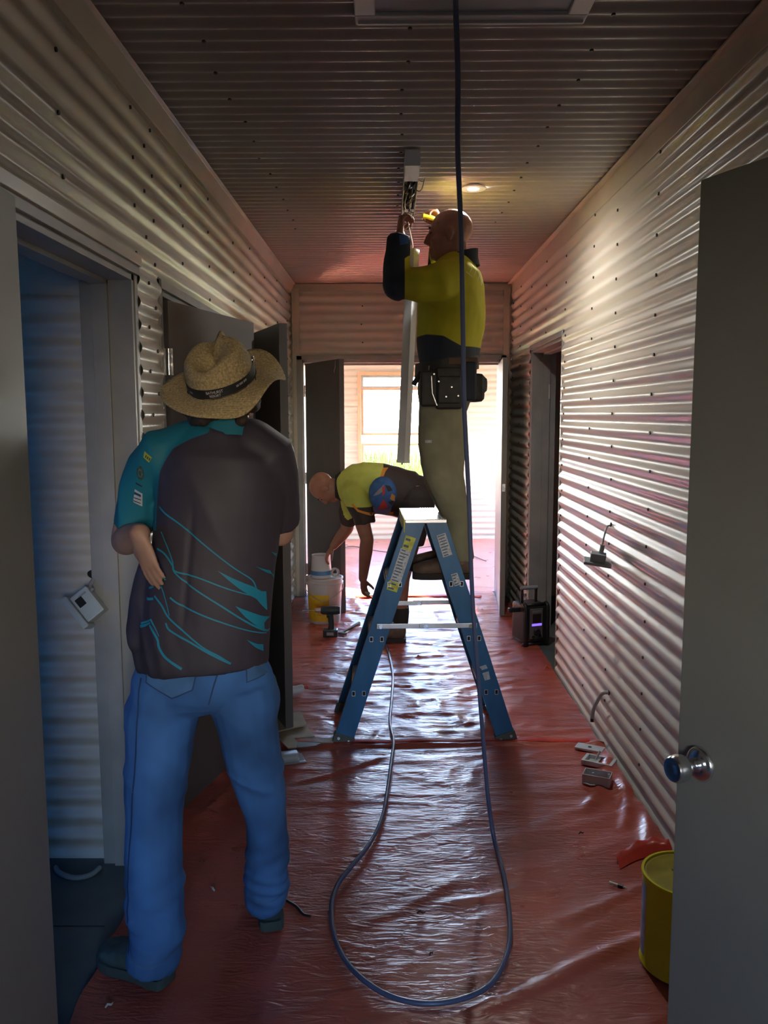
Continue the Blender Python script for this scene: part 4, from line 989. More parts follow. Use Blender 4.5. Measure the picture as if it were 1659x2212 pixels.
def shoe(parent, heel, toe, z0, m, msole, h=.105, w=.048, name='shoe', voxel=.006, toe_h=.055):
    heel = Vector((heel[0], heel[1], 0)); toe = Vector((toe[0], toe[1], 0)); d = toe - heel; L = d.length; d.normalize(); s = Vector((-d.y, d.x, 0))
    R = []
    for (t, ww, hh, zz) in ((-.0, .6, .45, .03), (.05, .78, .80, .0), (.18, .80, 1.0, .0), (.34, .82, .92, .0), (.50, .92, .72, .0), (.70, 1.05, .60, .0), (.86, .98, .50, .0), (.96, .70, .40, .004), (1.0, .42, .30, .012)):
        p = heel + d*(L*t); hz = h*hh; ring = []
        for j in range(16):
            a = 2*PI*j/16; cx = math.cos(a); sy = math.sin(a)
            ring.append(p + s*(w*ww*math.copysign(abs(cx)**.7, cx)) + Vector((0, 0, z0 + .018 + zz + hz/2 + hz/2*math.copysign(abs(sy)**.75, sy))))
        R.append(ring)
    mb = MB().loft(R); sh = blob(name, mb, m, parent, voxel, 5)
    R = []
    for (t, ww) in ((-.01, .55), (.02, .78), (.12, .88), (.35, .82), (.5, .88), (.7, 1.08), (.86, 1.02), (.97, .74), (1.01, .45)):
        p = heel + d*(L*t); zt = .030 if t < .9 else .034
        R.append([p + s*(w*ww*a) + Vector((0, 0, z0 + z)) for a, z in ((-1, .004), (-.96, 0), (.96, 0), (1, .004), (1, zt), (-1, zt))])
    MB().loft(R).build('sole', msole, sh, smooth='auto')
    return sh
def decal(name, poly, surf, m, parent, y0, off=.0014, cell=.012, thick=0.0, dirv=(0, 1, 0), plane='y'):
    """flat print or patch laid on a curved surface: polygon in x,z (or x,y) cut into cells and dropped on to the surface"""
    bm = bmesh.new(); vs = [bm.verts.new((p[0], 0, p[1])) for p in poly]
    try: bm.faces.new(vs)
    except ValueError: bm.free(); return None
    xs = [p[0] for p in poly]; zs = [p[1] for p in poly]
    for (lo, hi, no) in ((min(xs), max(xs), (1, 0, 0)), (min(zs), max(zs), (0, 0, 1))):
        k = int((hi - lo) / cell)
        for i in range(1, k + 1):
            q = lo + (hi - lo) * i / (k + 1)
            bmesh.ops.bisect_plane(bm, geom=bm.verts[:] + bm.edges[:] + bm.faces[:], plane_co=tuple(q*c for c in no), plane_no=no)
    bmesh.ops.triangulate(bm, faces=[f for f in bm.faces if len(f.verts) > 4])
    D = Vector(dirv).normalized(); dead = []
    for v in bm.verts:
        o = Vector((v.co.x, y0, v.co.z)); hit = surf.ray_cast(o, D)
        if hit[0] is None: dead.append(v); continue
        nn = hit[1] if hit[1].dot(D) < 0 else -hit[1]
        v.co = hit[0] + nn*off
    if dead: bmesh.ops.delete(bm, geom=dead, context='VERTS')
    if not bm.faces: bm.free(); return None
    me = bpy.data.meshes.new(name); bm.normal_update(); bm.to_mesh(me); bm.free()
    for p in me.polygons: p.use_smooth = True
    return link(name, me, m, parent)
def bvh_of(o):
    me = o.data; return BVHTree.FromPolygons([v.co.copy() for v in me.vertices], [tuple(p.vertices) for p in me.polygons])
def xz(px, py, Y):
    p = U(px, py, Y); return (p.x, p.z)
def stroke(pts, w0, w1=None):
    """tapering line as a polygon"""
    w1 = w0 if w1 is None else w1; P = [Vector((p[0], p[1])) for p in pts]; A = []; B = []
    for i, p in enumerate(P):
        t = (P[min(i+1, len(P)-1)] - P[max(i-1, 0)]).normalized(); n = Vector((-t.y, t.x)); w = (w0 + (w1 - w0)*i/(len(P)-1))
        A.append(p + n*w/2); B.append(p - n*w/2)
    return [tuple(a) for a in A] + [tuple(b) for b in reversed(B)]
def smooth2(pts, k=5):
    return [(q.x, q.y) for q in catmull([Vector((p[0], p[1], 0)) for p in pts], k)]
def text_polys(body, size):
    cu = bpy.data.curves.new('txt', 'FONT'); cu.body = body; cu.size = size; cu.align_x = 'CENTER'; cu.align_y = 'CENTER'; cu.resolution_u = 3
    o = bpy.data.objects.new('txt', cu); COL.objects.link(o); dg = bpy.context.evaluated_depsgraph_get(); dg.update()
    me = bpy.data.meshes.new_from_object(o.evaluated_get(dg)); bpy.data.objects.remove(o); bpy.data.curves.remove(cu)
    return me
M_SKIN = mat('skin', (.45, .27, .20), .5, var=.10, vs=18, bump=.06, bs=200, bd=.001, spec=.4)
M_SKIN2 = mat('tanned_skin', (.31, .145, .10), .5, var=.10, vs=18, bump=.06, bs=200, bd=.001, spec=.4)

# ================================================== man in the straw hat
hatman = tag(empty('person', (-.47, 2.32, .006)), 'person in straw hat, dark and teal polo shirt and jeans, standing with back turned', 'person')
hatman.location = (0, 0, 0)
YT = 2.32
def ringpt(px, py, Y): return U(px, py, Y)
def wid(px, Y=YT): return px / FPX * Y * 1.01
# body
b = MB()
hc = U(487, 874, YT + .02)
Rh, ath = head(b, hc, (.10, 1, .05), (0, -.08, 1), .93, neck=U(490, 945, YT - .01))
chain(b, [U(488, 960, YT), U(470, 1060, YT), U(462, 1250, YT), U(445, 1440, YT)], [(.13, .085), (.15, .10), (.14, .095), (.15, .10)], up=(1, 0, 0))
# left arm, elbow pointing back, hand on the hip
eL, wL = U(272, 1168, 2.38), U(303, 1152, 2.185)
chain(b, [U(330, 985, YT), U(292, 1080, 2.36), eL], [.05, .046, .043]); chain(b, [eL, eL.lerp(wL, .35), wL], [.043, .043, .028])
hand(b, wL + Vector((.004, -.004, -.012)), Vector((.26, -.02, -1)), (.55, .80, .1), thumb=-1, curl=(.12, .16, .12), s=.90, spread=.03)
# right arm folded forward
eR = U(606, 1150, 2.44)
chain(b, [U(590, 990, YT), U(602, 1070, 2.37), eR], [.052, .05, .042]); chain(b, [eR, eR.lerp(U(545, 1140, 2.66), .5), U(545, 1140, 2.66)], [.042, .038, .028])
hand(b, U(545, 1140, 2.66), (-1, .1, .1), (0, -1, 0), thumb=1, curl=(.5, .5, .4), s=.95)
# legs inside the jeans
chain(b, [U(365, 1450, YT), U(342, 1750, 2.28), U(335, 2070, 2.20)], [.075, .055, .040]); chain(b, [U(520, 1450, YT), U(572, 1750, 2.40), U(578, 1960, 2.46)], [.075, .05, .038])
bodyo = blob('body', b, M_SKIN, hatman, .0055, 4); eyes(bodyo, Rh, ath)
# hair below the brim
hb = MB(); random.seed(3)
for i in range(60):
    a = random.uniform(0, 2*PI); z = random.uniform(-.05, .045); r = .084
    if math.sin(a) > .55 and z < .03: continue
    p = hc + Vector((r*math.cos(a)*1.0 - .004, r*1.18*math.sin(a), z)); hb.ell(p, (.020, .020, .017), n=8, m=6)
for i in range(26):
    p = U(random.uniform(398, 475), random.uniform(872, 906), YT - .04 + random.uniform(-.04, .05)); hb.ell(p, (.012, .012, .010), n=8, m=6)
blob('hair', hb, mat('dark_brown_hair', (.045, .030, .022), .7, var=.3, vs=60, bump=.4, bs=160, bd=.004), hatman, .006, 2)
# jeans
j = MB()
j.tube([U(440, 1400, YT), U(438, 1450, YT), U(440, 1490, YT), U(444, 1512, YT), U(450, 1530, YT)], [(.180, .118), (.194, .128), (.190, .130), (.14, .115), (.05, .08)], 24, up=(1, 0, 0))
chain(j, [U(368, 1475, YT), U(352, 1540, YT), U(347, 1610, 2.315), U(338, 1690, 2.30), U(335, 1760, 2.285), U(333, 1850, 2.26), U(335, 1940, 2.24), U(338, 2010, 2.22), U(334, 2055, 2.20), U(330, 2084, 2.195)],
      [(.106, .118), (.104, .115), (.093, .105), (.083, .095), (.076, .088), (.078, .086), (.080, .086), (.076, .086), (.070, .090), (.070, .094)], up=(1, 0, 0), ends=(0,))
chain(j, [U(522, 1475, YT), U(530, 1540, YT), U(543, 1610, 2.335), U(562, 1690, 2.37), U(575, 1760, 2.40), U(580, 1840, 2.43), U(577, 1900, 2.45), U(577, 1918, 2.47), U(575, 1934, 2.48)],
      [(.100, .116), (.092, .112), (.081, .100), (.068, .085), (.060, .078), (.064, .076), (.066, .076), (.064, .080), (.062, .086)], up=(1, 0, 0), ends=(0,))
def jw(co, no):
    z = co[:, 2]; low = np.clip((.32 - z)/.25, 0, 1)
    w = .008*(vnoise3(co, (9, 9, 5), 1) - .5) + .018*low*(1 - np.abs(2*vnoise3(co + np.c_[0*z, 0*z, .25*co[:, 0]], (6, 6, 20), 2) - 1) - .5)
    kn = np.exp(-((z - .55)/.10)**2) + np.exp(-((z - .78)/.07)**2)
    fold = np.exp(-((z - .17)/.05)**2)*np.sin((z + .25*co[:, 0] + .1*co[:, 1])*150) + np.exp(-((z - .26)/.07)**2)*np.sin((z - .35*co[:, 0])*95)
    w = w + .0030*fold*(.3 + 1.4*vnoise3(co, (8, 8, 8), 7))
    return w + .016*kn*(1 - np.abs(2*vnoise3(co + np.c_[0*z, 0*z, .5*co[:, 0]], (5, 5, 16), 4) - 1) - .5) + .007*(1 - np.abs(2*vnoise3(co + np.c_[0*z, 0*z, .8*co[:, 0]], (7, 7, 9), 5) - 1) - .5)
M_JEAN = mat('blue_denim', (.055, .165, .40), .85, var=.38, vs=5, bump=.25, bs=420, bd=.0012)
jeans = blob('jeans', j, M_JEAN, hatman, .007, 4, jw)
bj = bvh_of(jeans)
M_JEAN2 = mat('worn_denim_pocket', (.075, .18, .36), .85, var=.25, vs=12, bump=.25, bs=420, bd=.0012)
M_STITCH = mat('denim_stitch', (.03, .07, .16), .85)
Yb = 2.20
for poly in ([(313, 1440), (428, 1440), (418, 1488), (372, 1508), (312, 1480)], [(524, 1420), (585, 1405), (583, 1470), (528, 1482)]):
    P = [xz(x, y, Yb) for x, y in poly]; decal('back_pocket', P, bj, M_JEAN2, jeans, 1.7, .0022)
    decal('pocket_seam', stroke(P[1:] + [P[0]], .004), bj, M_STITCH, jeans, 1.7, .0032, .02)
decal('centre_seam', stroke([xz(474, 1440, Yb), xz(462, 1480, Yb), xz(452, 1520, Yb)], .004), bj, M_STITCH, jeans, 1.7, .0018, .02)
for pts in ([(300, 1470), (296, 1600), (288, 1750), (284, 1900), (292, 2030)],):
    decal('side_seam', stroke(smooth2([xz(x, y, 2.22) for x, y in pts]), .005), bj, M_STITCH, jeans, 1.7, .0012, .03)
for pts in ([(280, 2052), (310, 2062), (345, 2066), (378, 2056)], [(532, 1918), (560, 1930), (600, 1930), (620, 1915)]):
    decal('hem_stitch', stroke(smooth2([xz(x, y, 2.16 if x < 450 else 2.42) for x, y in pts]), .006), bj, M_JEAN2, jeans, 1.7, .0015, .03)
# polo shirt
sh = MB()
sh.tube([U(440, 1434, YT), U(439, 1415, YT), U(444, 1365, YT), U(453, 1300, YT), U(462, 1200, YT), U(472, 1100, YT), U(477, 1030, YT), U(478, 985, YT), U(480, 958, YT), U(487, 930, YT)],
        [(.184, .132), (.187, .136), (.184, .136), (.178, .132), (.172, .130), (.176, .135), (.182, .132), (.172, .120), (.132, .100), (.082, .084)], 28, up=(1, 0, 0))
chain(sh, [U(420, 965, YT), U(352, 985, YT), U(322, 1015, 2.33), U(305, 1060, 2.345), U(296, 1105, 2.365), U(293, 1136, 2.375)], [.075, .078, .066, .062, .061, .064], ends=(0,))
chain(sh, [U(540, 965, YT), U(580, 990, YT), U(594, 1030, 2.34), U(600, 1085, 2.38), U(602, 1125, 2.42)], [.075, .076, .066, .062, .060], ends=(0,))
# cloth gathered over the hip on the left
chain(sh, [U(335, 1220, 2.35), U(325, 1300, 2.32), U(322, 1385, 2.30), U(326, 1415, 2.31)], [.045, .055, .052, .03])
zsl = U(300, 1150, 2.25).z
rag = [(453, 934), (413, 948), (374, 969), (356, 997), (345, 1018), (340, 1057), (336, 1097), (335, 1150)]
rx = np.array([U(x, y, 2.24).x for x, y in rag]); rz_ = np.array([U(x, y, 2.24).z for x, y in rag])
def shirt_tone(co):
    cx = np.interp(-co[:, 2], -rz_, rx); sdv = cx - co[:, 0]
    return np.where(co[:, 2] < zsl, -.05, np.minimum(sdv, co[:, 2] - zsl + .02))
def sw_(co, no):
    z = co[:, 2]; x = co[:, 0]
    side = np.clip((-.50 - x)/.12, 0, 1) * np.clip((1.25 - z)/.2, 0, 1)
    w = .010*(vnoise3(co, (6, 6, 3), 11) - .5) + .007*(1 - np.abs(2*vnoise3(co + np.c_[.4*z, 0*z, 0*z], (9, 6, 3), 14) - 1) - .5) + .018*side*(1 - np.abs(2*vnoise3(co + np.c_[.25*z, 0*z, 0*z], (22, 5, 3), 12) - 1) - .4)
    sl = np.clip((-.60 - x)/.03, 0, 1) * (z > 1.2)
    return w + .007*sl*(1 - np.abs(2*vnoise3(co, (18, 18, 5), 13) - 1) - .4) - .006*np.exp(-((x + .54 - .12*(z-1.2))/.008)**2)*np.clip((1.38-z)/.1, 0, 1)*np.clip((z-1.0)/.1, 0, 1)
M_POLO = attr_mat('polo_fabric', 'tone', (.050, .042, .058), (.012, .175, .25), .62, bump=.12, bs=500)
shirt = blob('polo_shirt', sh, M_POLO, hatman, .0075, 6, sw_, shirt_tone)
bs_ = bvh_of(shirt)
M_TEAL = mat('teal_print', (.014, .25, .38), .6, var=.08)
Yp = 2.20
def line_px(pts, w0, w1): return stroke(smooth2([xz(x, y, Yp) for x, y in pts]), w0*1.25, w1*1.25)
Z4 = lambda pts: [(230 + x/3.815, 900 + y/3.815) for x, y in pts]
for pts, a, b_ in (([(408, 755), (480, 810), (630, 900), (850, 1080), (1050, 1250), (1180, 1360), (1215, 1450)], .0042, .0022),
                  ([(430, 960), (500, 1090), (545, 1200), (560, 1280), (700, 1390), (950, 1560), (1150, 1720), (1290, 1840)], .0026, .0040),
                  ([(390, 1105), (470, 1140), (545, 1230), (570, 1275), (760, 1320), (1000, 1420), (1190, 1500)], .0045, .0026),
                  ([(525, 1490), (600, 1540), (800, 1630), (1000, 1715), (1180, 1800), (1300, 1860)], .0042, .0022),
                  ([(380, 1490), (450, 1560), (510, 1650), (640, 1760), (800, 1890), (930, 1970), (1020, 2040)], .0046, .003),
                  ([(490, 1700), (530, 1760), (700, 1850), (850, 1940), (1020, 2042)], .0040, .0046),
                  ([(395, 1340), (450, 1420), (490, 1530), (520, 1640)], .0032, .002), ([(385, 1285), (430, 1300), (485, 1350)], .005, .003),
                  ([(345, 1730), (420, 1830), (440, 1900), (500, 1980), (630, 2068)], .005, .006), ([(350, 1680), (400, 1750), (435, 1810)], .004, .002),
                  ([(245, 1760), (300, 1740), (350, 1710)], .006, .004), ([(250, 1735), (300, 1715), (345, 1690)], .004, .003), ([(295, 1530), (330, 1525), (370, 1515)], .006, .005), ([(315, 1440), (350, 1425), (372, 1410)], .005, .003), ([(385, 1350), (410, 1330), (440, 1345)], .005, .003)):
    decal('printed_line', line_px(Z4(pts), a, b_), bs_, M_TEAL, shirt, 1.7, .0014, .02)
for pts in ([(920, 1265), (1050, 1340), (1190, 1420), (1250, 1475), (1352, 1510), (1362, 1640), (1350, 1750), (1275, 1640), (1210, 1530), (1080, 1420)],
            [(1055, 1565), (1180, 1640), (1300, 1720), (1345, 1765), (1340, 1890), (1320, 1900), (1230, 1780), (1130, 1670)],
            [(1140, 1860), (1220, 1920), (1330, 1970), (1270, 2010), (1200, 1940)],
            [(1210, 1250), (1310, 1310), (1325, 1355), (1370, 1370), (1350, 1480), (1330, 1400), (1320, 1350)],
            [(1325, 1145), (1375, 1195), (1375, 1250)]):
    decal('printed_spike', [xz(x, y, Yp) for x, y in Z4(pts)], bs_, M_TEAL, shirt, 1.7, .0016, .014)
# sleeve badges
ys_ = 2.19
def badge(name, pts, m, off=.0016): return decal(name, [xz(x, y, ys_) for x, y in Z4(pts)], bs_, m, shirt, 1.7, off, .01)
M_BADGE = mat('yellow_badge', (.50, .47, .02), .5)
badge('yellow_badge', [(262, 292), (332, 345), (305, 388), (250, 345)], M_BADGE)
for i in range(3): badge('badge_letter', [(278+i*17, 322+i*12), (288+i*17, 329+i*12), (278+i*17, 352+i*10), (268+i*17, 345+i*10)], mat('badge_ink', (.05, .10, .10), .6), .0024)
badge('round_emblem', [(215+34*math.cos(a), 480+62*math.sin(a)) for a in [2*PI*i/16 for i in range(16)]], mat('emblem_dark', (.035, .09, .09), .6, var=.5, vs=160))
badge('emblem_ring', [(215+20*math.cos(a), 480+40*math.sin(a)) for a in [2*PI*i/14 for i in range(14)]], mat('emblem_gold', (.16, .16, .09), .6, var=.6, vs=260), .0022)
badge('emblem_centre', [(215+11*math.cos(a), 480+24*math.sin(a)) for a in [2*PI*i/12 for i in range(12)]], mat('emblem_core', (.02, .10, .13), .6), .0028)
badge('dark_stripe', [(165, 560), (218, 590), (216, 602), (163, 575)], mat('stripe_navy', (.01, .03, .06), .6))
M_WPATCH = mat('white_patch', (.50, .52, .56), .55)
badge('white_patch', [(150, 620), (212, 660), (195, 775), (125, 735)], M_WPATCH)
M_NAVYP = mat('patch_navy', (.02, .05, .16), .6)
for q in ([(148, 642), (170, 655), (198, 668), (196, 690), (160, 672), (140, 665)], [(138, 690), (195, 712), (193, 720), (136, 698)], [(130, 718), (188, 742), (186, 750), (128, 727)]): badge('patch_print', q, M_NAVYP, .0024)
# collar
c1, c2, c3 = U(487, 946, YT), U(490, 926, YT + .005), U(494, 911, YT + .01)
L = []
for (c, rx_, ry_, tz) in ((c1, .094, .088, .0), (c2, .080, .080, 0), (c3, .068, .074, 0), (c3 + Vector((0, 0, -.002)), .063, .069, 0), (c2, .068, .068, 0), (c1, .07, .07, 0)):
    L.append([c + Vector((rx_*math.cos(2*PI*k/32), ry_*math.sin(2*PI*k/32), tz - .012*math.sin(2*PI*k/32))) for k in range(32)])
MB().loft(L, cap=False).build('collar', mat('teal_collar', (.02, .185, .26), .65, var=.08, bump=.1, bs=300), hatman, smooth='auto')
# shoes
M_SHOE = mat('dark_teal_suede', (.045, .078, .082), .8, var=.25, vs=25, bump=.2, bs=200); M_SOLE = mat('shoe_sole', (.05, .08, .08), .7)
shoe(hatman, (-.626, 2.165), (-.842, 2.275), .012, M_SHOE, M_SOLE, h=.098, w=.050)
shoe(hatman, (-.366, 2.41), (-.43, 2.68), .012, M_SHOE, M_SOLE, h=.125, w=.046)
# straw hat
Mh = Matrix.Translation(U(480, 822, YT - .005)) @ Matrix.Rotation(math.radians(-11), 4, 'Y') @ Matrix.Rotation(math.radians(27), 4, 'X')
M_STRAW = mat('straw_weave', (.60, .46, .24), .75, var=.34, vs=170)
ts = M_STRAW.node_tree; wv = ts.nodes.new('ShaderNodeTexWave'); wv.inputs['Scale'].default_value = 130; wv.inputs['Distortion'].default_value = 3; wv.bands_direction = 'Z'
tcs = [n for n in ts.nodes if n.type == 'TEX_COORD'][0]; vr = ts.nodes.new('ShaderNodeTexVoronoi'); vr.inputs['Scale'].default_value = 260; ts.links.new(tcs.outputs['Object'], vr.inputs['Vector']); ts.links.new(tcs.outputs['Object'], wv.inputs['Vector'])
ad = ts.nodes.new('ShaderNodeMath'); ts.links.new(wv.outputs['Fac'], ad.inputs[0]); ts.links.new(vr.outputs['Distance'], ad.inputs[1]); bps = ts.nodes.new('ShaderNodeBump'); bps.inputs['Strength'].default_value = .55; bps.inputs['Distance'].default_value = .003
ts.links.new(ad.outputs[0], bps.inputs['Height']); ts.links.new(bps.outputs[0], ts.nodes['Principled BSDF'].inputs['Normal'])
hat = empty('straw_hat'); hat.parent = hatman; hat['label'] = 'straw hat with black printed band'
K = 72
def crown_pt(a, v):
    ca, sa = math.cos(a), math.sin(a)
    rx_, ry_ = .094, .112
    prof = [(0, 1.0, 0), (.25, .99, .030), (.5, .96, .056), (.72, .90, .078), (.86, .80, .093), (.94, .62, .100), (1.0, .0, .088)]
    for k in range(len(prof)-1):
        if v <= prof[k+1][0]:
            t = (v - prof[k][0])/(prof[k+1][0]-prof[k][0]); rr = prof[k][1]*(1-t)+prof[k+1][1]*t; z = prof[k][2]*(1-t)+prof[k+1][2]*t; break
    x, y = rx_*rr*ca, ry_*rr*sa
    top = max(0, (v-.45)/.55)
    z += top * (.018*math.cos(a - math.radians(60)) - .002)                 # front peak higher
    x *= 1 - .16*top*max(0, sa)                                             # pinched front
    dg_ = math.degrees(a) % 360; z += top*(.010*math.exp(-((dg_ - 62)/20)**2) - .020*math.exp(-((dg_ - 100)/18)**2))
    dent = math.exp(-((x + .015 - .10*y)/.030)**2) * math.exp(-((y + .01)/.075)**2)
    z -= .040*dent*min(1, max(0, v - .5)*2.2)
    side = math.exp(-((a - math.radians(40))/.32)**2) * math.exp(-((v - .75)/.2)**2)
    x -= .028*side; y -= .016*side
    return Vector((x, y, z))
rings = [[Mh @ crown_pt(2*PI*k/K, v) for k in range(K)] for v in [i/26 for i in range(26)] + [.995]]
ho = MB().loft(rings, cap=False); ho.f.append(tuple((len(rings)-1)*K + k for k in range(K)))
ho.build('crown', M_STRAW, hat, smooth=True, fix=True)
def brim_pt(a, t, dz=0.0):
    ca, sa = math.cos(a), math.sin(a)
    bx, by = .094 + .076*t, .112 + .066*t
    z = -.002 + dz
    g = lambda deg, w: math.exp(-(((math.degrees(a) - deg + 180) % 360 - 180)/w)**2)
    z += t**1.4*(.010*math.cos(2*a)) - .006*t*max(0, -sa)**2
    z += t*t*(-.042*g(5, 24) + .012*g(330, 18) - .020*g(290, 20) + .004*g(180, 30) + .006*g(225, 25) + .020*g(60, 30))
    return Vector((bx*ca, by*sa, z))
T = [0, .12, .3, .5, .7, .88, 1.0]
R = [[Mh @ brim_pt(2*PI*k/K, t) for k in range(K)] for t in T] + [[Mh @ brim_pt(2*PI*k/K, t, -.0035) for k in range(K)] for t in reversed(T)]
MB().loft(R, cap=False).build('brim', M_STRAW, hat, smooth=True)
# band, two leather-like layers with printed words
def band_pt(a, z, o=.0025):
    ca, sa = math.cos(a), math.sin(a); q = crown_pt(a, max(0, z)/.14); return Mh @ Vector(((.094+o)*ca*(1-.02*z/.03), (.112+o)*sa*(1-.02*z/.03), z))
R = [[band_pt(2*PI*k/K, z, o) for k in range(K)] for z, o in ((.002, .0015), (.002, .003), (.026, .0025), (.026, .0005))]
band = MB().loft(R, cap=False).build('hat_band', mat('black_band', (.018, .018, .02), .5, var=.1), hat, smooth='auto')
R = [[band_pt(math.radians(-62 + 86*k/20), z + .013*k/20, .0042) for z in (.003, .024)] for k in range(21)]
MB().loft(R, cap=False, closed=False).build('band_tail', MATS['black_band'], hat, smooth=True)
M_PRINT = mat('white_band_print', (.85, .85, .85), .6)
for body, size, a0, z0 in (('BATHURST', .0105, -94, .0185), ('RESORT', .0095, -94, .0090), ('IIII IIIIII IIIIII', .0085, -48, .0165), ('IIIIIIII', .0078, -140, .014)):
    me = text_polys(body, size)
    for v in me.vertices:
        a = math.radians(a0) + v.co.x/.106; v.co = band_pt(a, z0 + v.co.y + (.010*(a - math.radians(-62))/1.5 if a0 == -48 else 0), .0052 if a0 == -48 else .0042)
    link('band_print', me, M_PRINT, band)
q = band_pt(math.radians(22), .024, .004)
MB().ell(q, (.006, .008, .012)).build('band_buckle', M_CHROME, hat, smooth=True)
q = band_pt(math.radians(-18), .0, .006)
MB().tube(catmull([q + Vector((0, 0, .01)), q + Vector((.002, -.002, -.008)), q + Vector((.008, -.004, -.014)), q + Vector((.012, -.003, -.006))], 5), .0012, 6).build('cord_loop', M_BLACK, hat, smooth=True)

# ================================================== worker on the ladder
YS = 4.12
wk = tag(empty('person', (0, 0, 0)), 'person in yellow and navy work shirt standing on the ladder, reaching up to the batten', 'person')
b = MB()
hc = U(972, 508, YS)
Rs, ats = head(b, hc, (-1, .16, .02), (.05, 0, 1), 1.04, neck=U(992, 590, YS))
chain(b, [U(988, 600, YS), U(980, 660, YS), U(968, 790, YS), U(962, 850, YS)], [(.08, .13), (.11, .14), (.10, .13), (.10, .13)], up=(1, 0, 0))
sN, eN, wN = U(990, 612, YS-.16), U(856, 612, YS-.20), U(864, 512, YS-.17)
chain(b, [sN.lerp(eN, .15), sN.lerp(eN, .5), eN], [.05, .048, .045]); chain(b, [eN, eN.lerp(wN, .4), wN], [.045, .042, .030])
hand(b, wN + Vector((0, 0, .005)), (.06, .15, 1), (1, .2, 0), thumb=1, curl=(.9, 1.0, .7), s=1.0, tcurl=.9)
sF, eF, wF = U(990, 612, YS+.17), U(945, 606, YS+.40), U(952, 492, YS+.24)
chain(b, [sF, sF.lerp(eF, .5), eF], [.06, .05, .045]); chain(b, [eF, eF.lerp(wF, .4), wF], [.045, .042, .030])
hand(b, wF, (-.35, .05, 1), (-.9, -.2, -.1), thumb=-1, curl=(1.0, 1.0, .6), s=1.0, tcurl=.9)
for (Y, dx) in ((YS-.10, 0), (YS+.10, -6)):
    chain(b, [U(960+dx, 850, Y), U(964+dx, 1010, Y), U(992+dx, 1110, Y), U(996+dx, 1215, Y)], [.085, .06, .045, .042])
wkb = blob('body', b, M_SKIN2, wk, .0055, 4); eyes(wkb, Rs, ats, 1.04)
# shirt
s2 = MB()
s2.tube([U(966, 792, YS), U(968, 760, YS), U(974, 710, YS), U(977, 660, YS), U(982, 615, YS), U(986, 585, YS), U(990, 566, YS), U(994, 552, YS)],
        [(.135, .170), (.150, .180), (.163, .190), (.163, .200), (.146, .200), (.120, .175), (.082, .105), (.06, .06)], 28, up=(1, 0, 0))
chain(s2, [U(985, 606, YS-.10), U(945, 610, YS-.18), U(900, 614, YS-.20), U(862, 612, YS-.20)], [.098, .092, .078, .064])
chain(s2, [U(858, 618, YS-.20), U(857, 580, YS-.195), U(861, 545, YS-.185), U(863, 512, YS-.175)], [.064, .060, .054, .050], ends=(0,))
chain(s2, [U(985, 606, YS+.10), U(965, 606, YS+.26), U(946, 606, YS+.40)], [.098, .085, .064]); chain(s2, [eF, eF.lerp(wF, .5), eF.lerp(wF, .92)], [.062, .056, .048])
zb = [(905, 722), (922, 720), (958, 726), (975, 736), (998, 748), (1040, 747)]
bx_ = np.array([U(x, y, YS-.17).x for x, y in zb]); bz_ = np.array([U(x, y, YS-.17).z for x, y in zb])
xN = U(874, 600, YS-.2).x
def work_tone(co):
    t1 = np.interp(co[:, 0], bx_, bz_) - co[:, 2]
    el = (xN + np.clip((co[:, 2]-2.30)*1.2, 0, .07)) - co[:, 0]
    el = np.where(co[:, 1] > YS - .02, -1, el)
    far = np.where(co[:, 1] > YS + .30, co[:, 2] - 2.36, -1)
    return np.maximum(np.maximum(t1, el), far)
def wk_w(co, no):
    z = co[:, 2]; lower = np.clip((2.05 - z)/.3, 0, 1)
    return .014*(vnoise3(co, (6, 6, 3.5), 31) - .5) + .020*(1 - np.abs(2*vnoise3(co + np.c_[.3*z, 0*z, 0*z], (14, 6, 4), 32) - 1) - .5)*(.4 + .6*lower)
M_HV = attr_mat('hi_vis_yellow_navy', 'tone', (.50, .46, .015), (.020, .028, .045), .75, bump=.2, bs=300)
wks = blob('work_shirt', s2, M_HV, wk, .0085, 6, wk_w, work_tone)
bw_ = bvh_of(wks)
L = []
cA, cB = U(996, 574, YS), U(1000, 538, YS)
for (c, r1, r2) in ((cA, .092, .088), (cA.lerp(cB, .5), .078, .080), (cB, .074, .078), (cB + Vector((0, 0, -.002)), .066, .070), (cA, .07, .07)):
    L.append([c + Vector((r1*math.cos(2*PI*k/28), r2*math.sin(2*PI*k/28), -.018*(1-math.cos(2*PI*k/28))/1.0 if r1 > .066 else -.018*(1-math.cos(2*PI*k/28)))) for k in range(28)])
MB().loft(L, cap=False).build('collar', mat('navy_collar', (.016, .02, .032), .8, var=.15), wk, smooth='auto')
M_TAPE2 = mat('reflective_print', (.66, .68, .35), .35)
for pts in ([(1010, 572), (1020, 578), (1014, 590)], [(1020, 568), (1030, 580), (1024, 598)], [(1028, 572), (1038, 588), (1033, 604)], [(1036, 584), (1043, 600), (1042, 612)], [(1006, 588), (1014, 594), (1022, 600)]):
    decal('shoulder_print', stroke([xz(x, y, YS-.18) for x, y in pts], .006, .003), bw_, M_TAPE2, wks, 3.5, .002, .02)
decal('cuff_blue_light', [xz(x, y, YS-.22) for x, y in ((862, 504), (880, 502), (882, 526), (864, 532))], bw_, mat('blue_lit_cuff', (.03, .10, .30), .7), wks, 3.5, .002, .02)  # blue light on the cuff, painted as a decal
